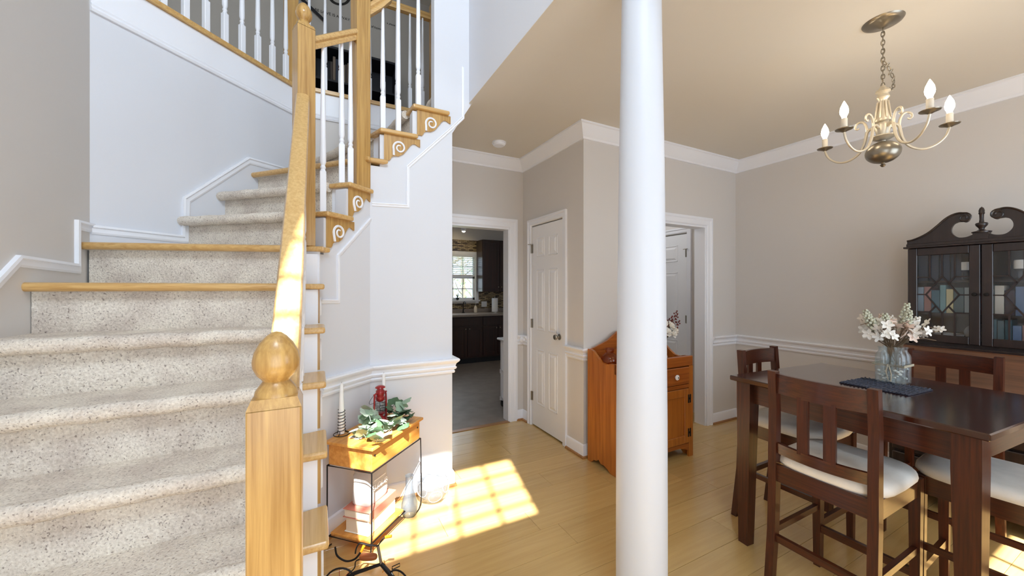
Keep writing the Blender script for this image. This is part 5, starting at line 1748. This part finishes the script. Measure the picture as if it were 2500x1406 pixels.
# glass globe and lamp chimney on the floor
gg = thing('glass_globe', 'clear round glass bowl with etched rings on the floor by the wall', 'glass bowl', (0.678, 2.446, 0.0005))
r = 0.106
prof = []
a0, a1 = math.radians(-66), math.radians(68)
N = 20
for i in range(N + 1):
    a = a0 + (a1 - a0) * i / N
    prof.append((r * math.cos(a), 0.0968 + r * math.sin(a)))
inn = [(max(0.0, (x_ - 0.004 * math.cos(a0 + (a1 - a0) * i / N))), z_ - 0.004 * math.sin(a0 + (a1 - a0) * i / N)) for i, (x_, z_) in enumerate(prof)]
MB().lathe([(0.0, 0.0)] + prof + inn[::-1] + [(0.0, 0.006)], (0, 0, 0), 40).build('bowl', MT['globeglass'], gg, 60)
frost = plain('frosted_ring', lin(240, 242, 244), 0.6)
for az, el in ((-150, 5), (-95, -22), (-45, 8), (-120, 30), (-70, 36), (-10, -15), (40, 10), (100, 0), (160, -10)):
    a, e = math.radians(az), math.radians(el)
    n = Vector((math.cos(a) * math.cos(e), math.sin(a) * math.cos(e), math.sin(e)))
    s = n.orthogonal().normalized()
    w = n.cross(s)
    al = math.radians(24)
    pts = [Vector((0, 0, 0.0968)) + (n * math.cos(al) + (s * math.cos(q) + w * math.sin(q)) * math.sin(al)) * (r + 0.0004) for q in [2 * math.pi * i / 24 for i in range(24)]]
    MB().tube(pts, 0.0016, 5, True).build('etched_ring', frost, gg)
lcm = thing('lamp_chimney', 'smoky glass lamp chimney standing on the floor beside the books', 'glass chimney', (0.503, 2.342, 0.0005))
MB().lathe([(0.034, 0.0), (0.042, 0.010), (0.050, 0.04), (0.048, 0.075), (0.037, 0.115), (0.027, 0.15), (0.0235, 0.19), (0.0235, 0.238), (0.026, 0.246), (0.0235, 0.246), (0.021, 0.238), (0.021, 0.19), (0.0245, 0.15), (0.0345, 0.115), (0.0455, 0.075), (0.0475, 0.04), (0.0395, 0.010), (0.0315, 0.0)], (0, 0, 0), 30, cap=False).build('body', MT['smokeglass'], lcm, 60)
MB().lathe([(0.0345, -0.0), (0.036, 0.004), (0.0345, 0.008), (0.0325, 0.004)], (0, 0, 0), 30, cap=False).build('foot_rim', MT['smokeglass'], lcm)

# ------------------------------------------------------------------ small iron bicycle ornament
bkO = Vector((0.19, 1.83, 0))
bi = thing('bicycle_ornament', 'small black iron bicycle ornament with orange grips and a leather saddle', 'ornament', bkO)
rw_, hd = Vector((0.088, 1.865, 0.068)), Vector((0.262, 1.815, 0.125))
fwc = Vector((0.325, 1.745, 0.062))


def ring(c, axis, r, rr, b):
    n = Vector(axis).normalized()
    s = Vector((0, 0, 1))
    s = (s - n * s.dot(n)).normalized()
    w = n.cross(s)
    b.tube([c - bkO + (s * math.cos(q) + w * math.sin(q)) * r for q in [2 * math.pi * i / 28 for i in range(28)]], rr, 6, True)
    return s, w


for c, r, ax_ in ((rw_, 0.064, (0.3, 1, 0)), (fwc, 0.058, (0.75, 0.66, 0))):
    b = MB()
    s, w = ring(c, ax_, r, 0.004, b)
    o = b.build('wheel', MT['iron'], bi)
    sb = MB()
    for k in range(8):
        q = k * math.pi / 4
        sb.tube([c - bkO, c - bkO + (s * math.cos(q) + w * math.sin(q)) * r], 0.0011, 4)
    sb.ball(c - bkO, 0.007, 8, 6)
    sb.build('spokes', MT['red'] if r > 0.06 else MT['steel'], o)
T3 = lambda *pts: [Vector(p) - bkO for p in pts]
MB().tube(T3(rw_ + Vector((0, 0, 0.0)), rw_.lerp(hd, 0.35) + Vector((0, 0, 0.012)), hd), [0.007, 0.0085, 0.007], 8).build('frame_tube', MT['iron'], bi)
MB().tube(T3(hd, hd.lerp(fwc, 0.5), fwc), [0.009, 0.010, 0.006], 8).build('fork', MT['iron'], bi)
MB().tube(T3(hd, hd + Vector((-0.012, 0.02, 0.075))), 0.007, 8).build('head_tube', MT['steel'], bi)
bar = hd + Vector((-0.012, 0.02, 0.075))
sx_ = Vector((CS, -SN, 0))
MB().tube(crv(T3(bar, bar - sx_ * 0.05 + Vector((0, 0, 0.006)), bar - sx_ * 0.085 + Vector((0, 0, 0.012)), bar - sx_ * 0.10 + Vector((0, 0, -0.01)), bar - sx_ * 0.105 + Vector((0, 0, -0.035)))), 0.004, 6).build('handlebar', MT['iron'], bi)
MB().tube(crv(T3(bar, bar + sx_ * 0.02 + Vector((0, 0, 0.03)), bar + sx_ * 0.035 + Vector((0, 0.01, 0.035)))), 0.003, 6).build('handlebar', MT['iron'], bi)
MB().tube(crv(T3(bar - sx_ * 0.075 + Vector((0, 0, -0.012)), bar - sx_ * 0.085 + Vector((0, 0, -0.035)), bar - sx_ * 0.11 + Vector((0, 0, -0.062)), bar - sx_ * 0.15 + Vector((0, 0, -0.070)), bar - sx_ * 0.19 + Vector((0, 0, -0.045)), bar - sx_ * 0.20 + Vector((0, 0, -0.005)))), 0.0045, 6).build('brake_lever', MT['iron'], bi)
MB().tube(T3(bar - sx_ * 0.065 + Vector((0, 0, 0.002)), bar - sx_ * 0.078 + Vector((0, 0, -0.026))), 0.0065, 8).build('grip', MT['orange'], bi)
MB().tube(T3(bar + sx_ * 0.035 + Vector((0, 0.01, 0.035)), bar + sx_ * 0.065 + Vector((0, 0.01, 0.04))), 0.0065, 8).build('grip', MT['orange'], bi)
sc_ = bar - sx_ * 0.045 + Vector((0, 0, -0.058)) - bkO
m4 = Matrix.Translation(sc_) @ Matrix.Rotation(-TH, 4, 'Z')
MB().add(*[(lambda q: (q.v, q.f))(MB().cushion((0, 0, 0), 0.042, 0.018, 0.018, 2.6, 20))][0], m=m4).build('saddle', MT['leather'], bi, 50)
MB().tube(crv([sc_, sc_ - sx_ * 0.055 + Vector((0, 0, -0.01)), sc_ - sx_ * 0.065 + Vector((0, 0, -0.045)), rw_ - bkO + Vector((0.03, 0, 0.02))]), 0.0028, 6).build('seat_spring', MT['iron'], bi)
pe = hd + sx_ * 0.05 + Vector((0, 0, -0.012)) - bkO
b = MB()
b.tube([pe, pe + sx_ * 0.035 + Vector((0, 0, 0.016)), pe + sx_ * 0.035 + Vector((0, 0, 0.002)), pe + Vector((0, 0, -0.014))], 0.0022, 5, True)
b.tube([pe + Vector((0, 0, -0.007)), pe + Vector((0.0, 0, -0.045)), fwc - bkO + Vector((0, 0, 0.02))], 0.0022, 5)
b.build('pedal', MT['iron'], bi)
MB().tube([hd - bkO + Vector((0, 0, 0.0)), hd - bkO + Vector((0.01, -0.01, 0.02)), hd - bkO + Vector((0.02, 0.0, -0.02)), hd - bkO + Vector((0.005, 0.0, -0.04))], 0.0022, 5).build('brake_cable', MT['orange'], bi)

# ------------------------------------------------------------------ kitchen
YB = 7.10
KW = lambda u, v, y=YB: onplane(u, v, 0, 1, y)
wa, wb_ = KW(1160, 624), KW(1160, 733)
xw1 = wa.x
xw0 = xw1 - 0.92
zw1, zw0 = 2.06, 1.16
wall_boxes('wall_kitchen', [((-0.3, YB, 0), (xw0, YB + 0.1, CZ)), ((xw1, YB, 0), (3.85, YB + 0.1, CZ)), ((xw0, YB, 0), (xw1, YB + 0.1, zw0)), ((xw0, YB, zw1), (xw1, YB + 0.1, CZ)), ((-0.3, YK + 0.1, 0), (-0.2, YB, CZ))], MT['wall'], 'kitchen wall with the sink window')
b = MB()
for a, c in (((0.9, YB - 0.01, 0.93), (xw0 - 0.07, YB - 0.001, 2.36)), ((xw1 + 0.07, YB - 0.01, 0.93), (3.7, YB - 0.001, 2.36)), ((xw0 - 0.07, YB - 0.01, 0.93), (xw1 + 0.07, YB - 0.001, zw0 - 0.07)), ((xw0 - 0.07, YB - 0.01, zw1 + 0.07), (xw1 + 0.07, YB - 0.001, 2.36))):
    b.box(a, c)
struct('wall_backsplash', b, MT['mosaic'], 'brown and tan mosaic tile backsplash in the kitchen', smooth=0)
wf = MB()
for a, c in (((xw0 - 0.07, YB - 0.025, zw0 - 0.07), (xw0, YB - 0.001, zw1 + 0.07)), ((xw1, YB - 0.025, zw0 - 0.07), (xw1 + 0.07, YB - 0.001, zw1 + 0.07)), ((xw0, YB - 0.025, zw1), (xw1, YB - 0.001, zw1 + 0.07)), ((xw0 - 0.09, YB - 0.06, zw0 - 0.03), (xw1 + 0.09, YB - 0.001, zw0))):
    wf.box(a, c, 0.003)
w5 = struct('window_5', wf, MT['white'], 'white kitchen window with a raised blind over the sink', smooth=0)
zm = (zw0 + zw1) / 2
for a, c in (((xw0, YB + 0.03, zw0), (xw1, YB + 0.06, zw0 + 0.045)), ((xw0, YB + 0.03, zm - 0.02), (xw1, YB + 0.06, zm + 0.02)), ((xw0, YB + 0.03, zw1 - 0.04), (xw1, YB + 0.06, zw1)), ((xw0, YB + 0.03, zw0), (xw0 + 0.04, YB + 0.06, zw1)), ((xw1 - 0.04, YB + 0.03, zw0), (xw1, YB + 0.06, zw1))):
    MB().box(a, c).build('sash_rail', MT['white'], w5, 0)
for i in range(1, 4):
    x = xw0 + 0.04 + (xw1 - xw0 - 0.08) * i / 4
    MB().box((x - 0.008, YB + 0.038, zw0 + 0.045), (x + 0.008, YB + 0.052, zw1 - 0.04)).build('muntin', MT['white'], w5, 0)
for z in ((zw0 + zm) / 2, (zw1 + zm) / 2):
    MB().box((xw0 + 0.04, YB + 0.038, z - 0.008), (xw1 - 0.04, YB + 0.052, z + 0.008)).build('muntin', MT['white'], w5, 0)
MB().box((xw0 + 0.03, YB + 0.066, zw0 + 0.03), (xw1 - 0.03, YB + 0.069, zw1 - 0.03)).build('pane', MT['glass'], w5, 0)
bl = thing('window_blind', 'white slatted blind half raised in the kitchen window', 'blind', ((xw0 + xw1) / 2, YB + 0.012, zw1))
MB().box((xw0 - (xw0 + xw1) / 2 + 0.01, -0.02, -0.04), ((xw1 - xw0) / 2 - 0.01, 0.015, 0.0)).build('headrail', MT['white'], bl, 0)
slm = MB()
slm.bar((-(xw1 - xw0) / 2 + 0.012, 0, 0), ((xw1 - xw0) / 2 - 0.012, 0, 0), 0.034, 0.003)
slm = slm.mesh('slat', MT['white'], 0)
for i in range(9):
    inst(slm, 'slat', bl, (0, -0.002, -0.065 - i * 0.038), (math.radians(25), 0, 0))
MB().box((-(xw1 - xw0) / 2 + 0.012, -0.018, -0.43), ((xw1 - xw0) / 2 - 0.012, 0.014, -0.395)).build('bottom_rail', MT['white'], bl, 0)
for x in (-0.3, 0.3):
    MB().box((x - 0.002, -0.003, -0.40), (x + 0.002, 0.0, -0.03)).build('cord', MT['white'], bl, 0)

# cabinets in units, worktop apart
kx = 0.9
un = 0
while kx < 3.6:
    w = min(0.62, 3.7 - kx)
    cb = thing('base_cabinet', ['dark wood base cabinet at the end of the sink run', 'dark wood sink base cabinet below the kitchen window', 'dark wood base cabinet behind the white cart', 'dark wood base cabinet at the far right of the kitchen', 'dark wood filler cabinet in the kitchen corner'][min(un, 4)], 'cabinet', (kx, 6.5, 0), 0, 'kitchen base cabinets')
    MB().box((0.0, 0.02, 0.10), (w - 0.002, 0.58, 0.87)).build('body', MT['darkcab'], cb, 0)
    MB().box((0.0, 0.07, 0.0), (w - 0.002, 0.55, 0.10)).build('toe_kick', MT['black'], cb, 0)
    for i in range(2):
        a0_, a1_ = 0.008 + i * w / 2, (i + 1) * w / 2 - 0.008
        d = MB()
        d.box((a0_, 0.0, 0.13), (a0_ + 0.055, 0.02, 0.68), 0.002).box((a1_ - 0.055, 0.0, 0.13), (a1_, 0.02, 0.68), 0.002).box((a0_ + 0.055, 0.0, 0.13), (a1_ - 0.055, 0.02, 0.19), 0.002).box((a0_ + 0.055, 0.0, 0.62), (a1_ - 0.055, 0.02, 0.68), 0.002).box((a0_ + 0.05, 0.008, 0.18), (a1_ - 0.05, 0.02, 0.63))
        do = d.build('door', MT['darkcab'], cb, 0)
        kxx = a1_ - 0.03 if i == 0 else a0_ + 0.03
        MB().ball((kxx, -0.016, 0.645), 0.013, 10, 8).tube([(kxx, 0.0, 0.645), (kxx, -0.012, 0.645)], 0.005, 8).build('knob', MT['steel'], do)
    dr = MB().box((0.008, 0.0, 0.705), (w - 0.01, 0.02, 0.85), 0.003).build('drawer', MT['darkcab'], cb, 0)
    kx += w
    un += 1
struct_ct = thing('worktop', 'grey laminate worktop running below the kitchen window', 'worktop', (2.3, 6.8, 0.872))
MB().box((-1.42, -0.33, 0), (1.4, 0.295, 0.038), 0.005).build('slab', MT['counter'], struct_ct)
MB().box((-1.42, 0.275, 0.038), (1.4, 0.295, 0.11), 0.003).build('upstand', MT['counter'], struct_ct)
uu = KW(1178, 650, 6.77)
uc = thing('wall_cabinet', 'dark wood wall cabinet beside the kitchen window', 'cabinet', (uu.x, 6.77, 1.33))
MB().box((0, 0.02, 0), (0.75, 0.32, 1.02)).build('body', MT['darkcab'], uc, 0)
for i in range(2):
    a0_, a1_ = 0.004 + i * 0.375, 0.371 + i * 0.375
    d = MB().box((a0_, 0.0, 0.0), (a0_ + 0.055, 0.02, 1.02), 0.002).box((a1_ - 0.055, 0.0, 0.0), (a1_, 0.02, 1.02), 0.002).box((a0_ + 0.05, 0, 0), (a1_ - 0.05, 0.02, 0.06), 0.002).box((a0_ + 0.05, 0, 0.96), (a1_ - 0.05, 0.02, 1.02), 0.002).box((a0_ + 0.05, 0.009, 0.05), (a1_ - 0.05, 0.02, 0.97))
    do = d.build('door', MT['darkcab'], uc, 0)
    MB().ball((a1_ - 0.03 if i == 0 else a0_ + 0.03, -0.014, 0.09), 0.013, 10, 8).build('knob', MT['steel'], do)
WZ = 0.9105
fx = KW(1131, 745, 6.98)
fa = thing('kitchen_faucet', 'dark gooseneck faucet behind the kitchen sink', 'faucet', (fx.x, 6.98, WZ))
MB().lathe([(0.0, 0), (0.028, 0), (0.026, 0.012), (0.014, 0.02), (0.012, 0.06)], (0, 0, 0), 16).build('base', MT['iron'], fa)
MB().tube([(0, 0, 0.05), (0, 0, 0.16), (0, -0.02, 0.205), (0, -0.07, 0.225), (0, -0.12, 0.205), (0, -0.135, 0.165)], 0.010, 10).build('spout', MT['iron'], fa)
MB().tube([(0, 0, 0.06), (0.045, -0.01, 0.10)], 0.006, 8).build('lever', MT['iron'], fa)
sx2 = KW(1161, 745, 6.95)
so = thing('soap_bottle', 'small pump soap bottle beside the kitchen faucet', 'bottle', (sx2.x, 6.95, WZ))
MB().lathe([(0.0, 0), (0.03, 0), (0.032, 0.01), (0.032, 0.10), (0.02, 0.125), (0.012, 0.13), (0.012, 0.145)], (0, 0, 0), 16).build('body', MT['pages'], so)
MB().tube([(0, 0, 0.145), (0, 0, 0.175), (0, -0.035, 0.172)], 0.005, 8).build('pump', MT['steel'], so)
px2 = KW(1208, 745, 6.90)
pr = thing('paper_towel_roll', 'white paper towel roll on an upright holder', 'paper towel', (px2.x, 6.90, WZ))
MB().lathe([(0.0, 0), (0.08, 0), (0.08, 0.012), (0.0, 0.012)], (0, 0, 0), 20).tube([(0, 0, 0.01), (0, 0, 0.31)], 0.007, 8).build('holder', MT['steel'], pr)
MB().lathe([(0.02, 0.013), (0.062, 0.013), (0.062, 0.285), (0.02, 0.285), (0.02, 0.013)], (0, 0, 0), 24, cap=False).build('roll', MT['paper'], pr)
ox = KW(1182, 740, YB - 0.012)
ot = thing('wall_outlet', 'white double outlet plate on the mosaic backsplash', 'outlet', (ox.x, YB - 0.0105, 1.07))
MB().box((-0.06, -0.006, -0.055), (0.06, 0, 0.055), 0.002).build('plate', MT['paper'], ot, 0)
for x in (-0.027, 0.027):
    MB().box((x - 0.015, -0.009, -0.03), (x + 0.015, -0.005, 0.03), 0.001).build('socket', MT['paper'], ot, 0)
sp_ = KW(1117, 728, YB - 0.035)
pp = thing('potted_succulent', 'small dark potted plant on the kitchen window sill', 'plant', (sp_.x, YB - 0.032, zw0 + 0.0005))
MB().lathe([(0.0, 0), (0.022, 0), (0.030, 0.05), (0.027, 0.05), (0.020, 0.04), (0.0, 0.04)], (0, 0, 0), 14).build('pot', MT['black'], pp)
for k in range(9):
    a = k * 0.7
    MB().tube([(0, 0, 0.04), (0.012 * math.cos(a), 0.008 * math.sin(a), 0.08), (0.034 * math.cos(a), 0.018 * math.sin(a), 0.115 + 0.02 * math.sin(k * 2))], [0.005, 0.006, 0.001], 5).build('leaf', MT['leafB'], pp)
lp_ = KW(1132, 566, 6.3)
sl = thing('track_spotlight', 'lit white spotlight on the kitchen ceiling', 'spotlight', (lp_.x, 6.3, CZ))
MB().lathe([(0.07, -0.02), (0.075, -0.008), (0.07, 0.0)], (0, 0, 0), 24).build('ceiling_plate', MT['white'], sl)
hz = lp_.z - CZ + 0.13
MB().tube([(0, 0, -0.015), (0, 0, hz - 0.02)], 0.008, 8).build('stem', MT['white'], sl)
MB().lathe([(0.03, -0.12), (0.042, -0.105), (0.045, -0.07), (0.03, -0.04), (0.012, -0.018)], (0, 0, hz), 20).build('head', MT['white'], sl)
MB().lathe([(0.0, -0.138), (0.02, -0.134), (0.030, -0.122), (0.028, -0.115), (0.0, -0.115)], (0, 0, hz), 20).build('bulb', MT['bulb'], sl)
ld = bpy.data.lights.new('spot_light', 'SPOT')
ld.energy = 5
ld.color = (1.0, 0.82, 0.5)
ld.spot_size = math.radians(120)
ld.spot_blend = 0.6
ld.shadow_soft_size = 0.03
lo = bpy.data.objects.new('spot_light', ld)
COL.objects.link(lo)
lo.parent = sl
lo.location = (0, 0.03, hz - 0.17)
lo.rotation_euler = (math.radians(50), 0, 0)

pf = thing('passage_fill_lamp', 'unseen round frosted lamp added to brighten the back passage', 'lamp', (3.25, 3.35, CZ))  # unseen fixture added to carry the passage fill light
MB().lathe([(0.13, -0.018), (0.135, -0.010), (0.13, 0.0)], (0, 0, 0), 28).build('base', MT['steel'], pf)
MB().lathe([(0.0, -0.085), (0.05, -0.080), (0.10, -0.055), (0.12, -0.018)], (0, 0, 0), 28).build('shade', plain('fill_lamp_shade', (1, 1, 1, 1), 0.5, emit=((1.0, 0.95, 0.88, 1), 3.0)), pf, 60)
ld = bpy.data.lights.new('passage_fill_light', 'POINT')
ld.energy = 5
ld.color = (0.95, 0.96, 1.0)
ld.shadow_soft_size = 0.08
lo = bpy.data.objects.new('passage_fill_light', ld)
COL.objects.link(lo)
lo.parent = pf
lo.location = (0, 0, -0.2)

# white utility cart just inside the kitchen
cc = onz(1227, 992, 0.0)
cc.y -= 0.26
ct = thing('utility_cart', 'white wooden utility cart on black casters inside the kitchen doorway', 'cart', (cc.x, cc.y, 0))
CWd, CDp = 0.45, 0.26
MB().box((-0.05, -0.06, 0.785), (CWd + 0.05, CDp + 0.06, 0.812), 0.008).build('top', MT['white'], ct)
for x in (0, CWd):
    for y in (0, CDp):
        MB().box((x - 0.02, y - 0.02, 0.075), (x + 0.02, y + 0.02, 0.785), 0.003).build('post', MT['white'], ct, 0)
        cw_ = MB().lathe([(0.0, -0.012), (0.028, -0.012), (0.030, 0.0), (0.028, 0.012), (0.0, 0.012)], (0, 0, 0), 18, Matrix.Translation((x, y, 0.0305)) @ Matrix.Rotation(math.radians(90), 4, 'Y'))
        cw_.box((x - 0.018, y - 0.012, 0.055), (x + 0.018, y + 0.012, 0.077))
        cw_.build('caster', MT['black'], ct)
for z in (0.10, 0.42):
    b = MB()
    for j in range(5):
        y = -0.01 + j * (CDp + 0.02 - 0.06) / 4
        MB().box((-0.02, y, z), (CWd + 0.02, y + 0.055, z + 0.016), 0.002).build('shelf_slat', MT['white'], ct, 0)
    for y in (-0.03, CDp + 0.012):
        MB().box((-0.022, y, z - 0.03), (0.022 + CWd, y + 0.018, z + 0.016)).build('shelf_rail', MT['white'], ct, 0)
# coat hook on the short wall beside the kitchen doorway
hk = thing('coat_hook', 'small white rosette on the chair rail beside the kitchen casing', 'wall hook', (1.915, YK - 0.045, 0.86))
MB().lathe([(0.0, 0.0), (0.030, 0.0), (0.030, 0.006), (0.018, 0.012), (0.010, 0.016), (0.010, 0.022), (0.017, 0.030), (0.012, 0.038), (0.0, 0.040)], (0, 0, 0), 18, Matrix.Rotation(math.radians(90), 4, 'X')).build('rosette', MT['white'], hk)

# outdoors beyond the kitchen window
struct('ground_outdoors', MB().box((-14, 7.3, -0.6), (18, 40, -0.5)), MT['grass'], 'grass beyond the kitchen window', smooth=0)
random.seed(9)
for i in range(5):
    ty = 11.0 + i * 3.0
    tx = 0.369 * ty + (-0.55, 0.7, -0.1, 1.3, -0.9)[i]
    tr = thing('young_tree', 'thin young tree standing beyond the kitchen window', 'tree', (tx, ty, -0.5), 0, 'trees beyond the kitchen window')
    MB().tube([(0, 0, 0), (0.05, 0, 1.5), (0.0, 0.1, 3.0), (0.1, 0.0, 4.5)], [0.14, 0.11, 0.08, 0.03], 8).build('trunk', MT['bark'], tr)
    b = MB()
    for k in range(14):
        z = random.uniform(1.2, 4.0)
        a = random.uniform(0, 6.28)
        l_ = random.uniform(0.5, 1.3)
        b.tube([(0.03, 0.03, z), (l_ * 0.5 * math.cos(a), l_ * 0.5 * math.sin(a), z + 0.25 * l_), (l_ * math.cos(a), l_ * math.sin(a), z + 0.8 * l_)], [0.035, 0.02, 0.005], 5)
    b.build('branches', MT['bark'], tr)
    b = MB()
    for k in range(120):
        z = random.uniform(1.2, 5.0)
        a = random.uniform(0, 6.28)
        l_ = random.uniform(0.3, 1.3)
        c = Vector((l_ * math.cos(a), l_ * math.sin(a), z))
        s = random.uniform(0.05, 0.09)
        n = Vector((random.uniform(-1, 1), random.uniform(-1, 1), random.uniform(-1, 1))).normalized()
        u = n.orthogonal().normalized() * s
        w = n.cross(u.normalized()) * s
        b.add([c - u, c - w * 0.6, c + u, c + w * 0.6], [(0, 1, 2, 3)])
    tag(b.build('foliage', MT['leafA'], tr, 0), kind='stuff')
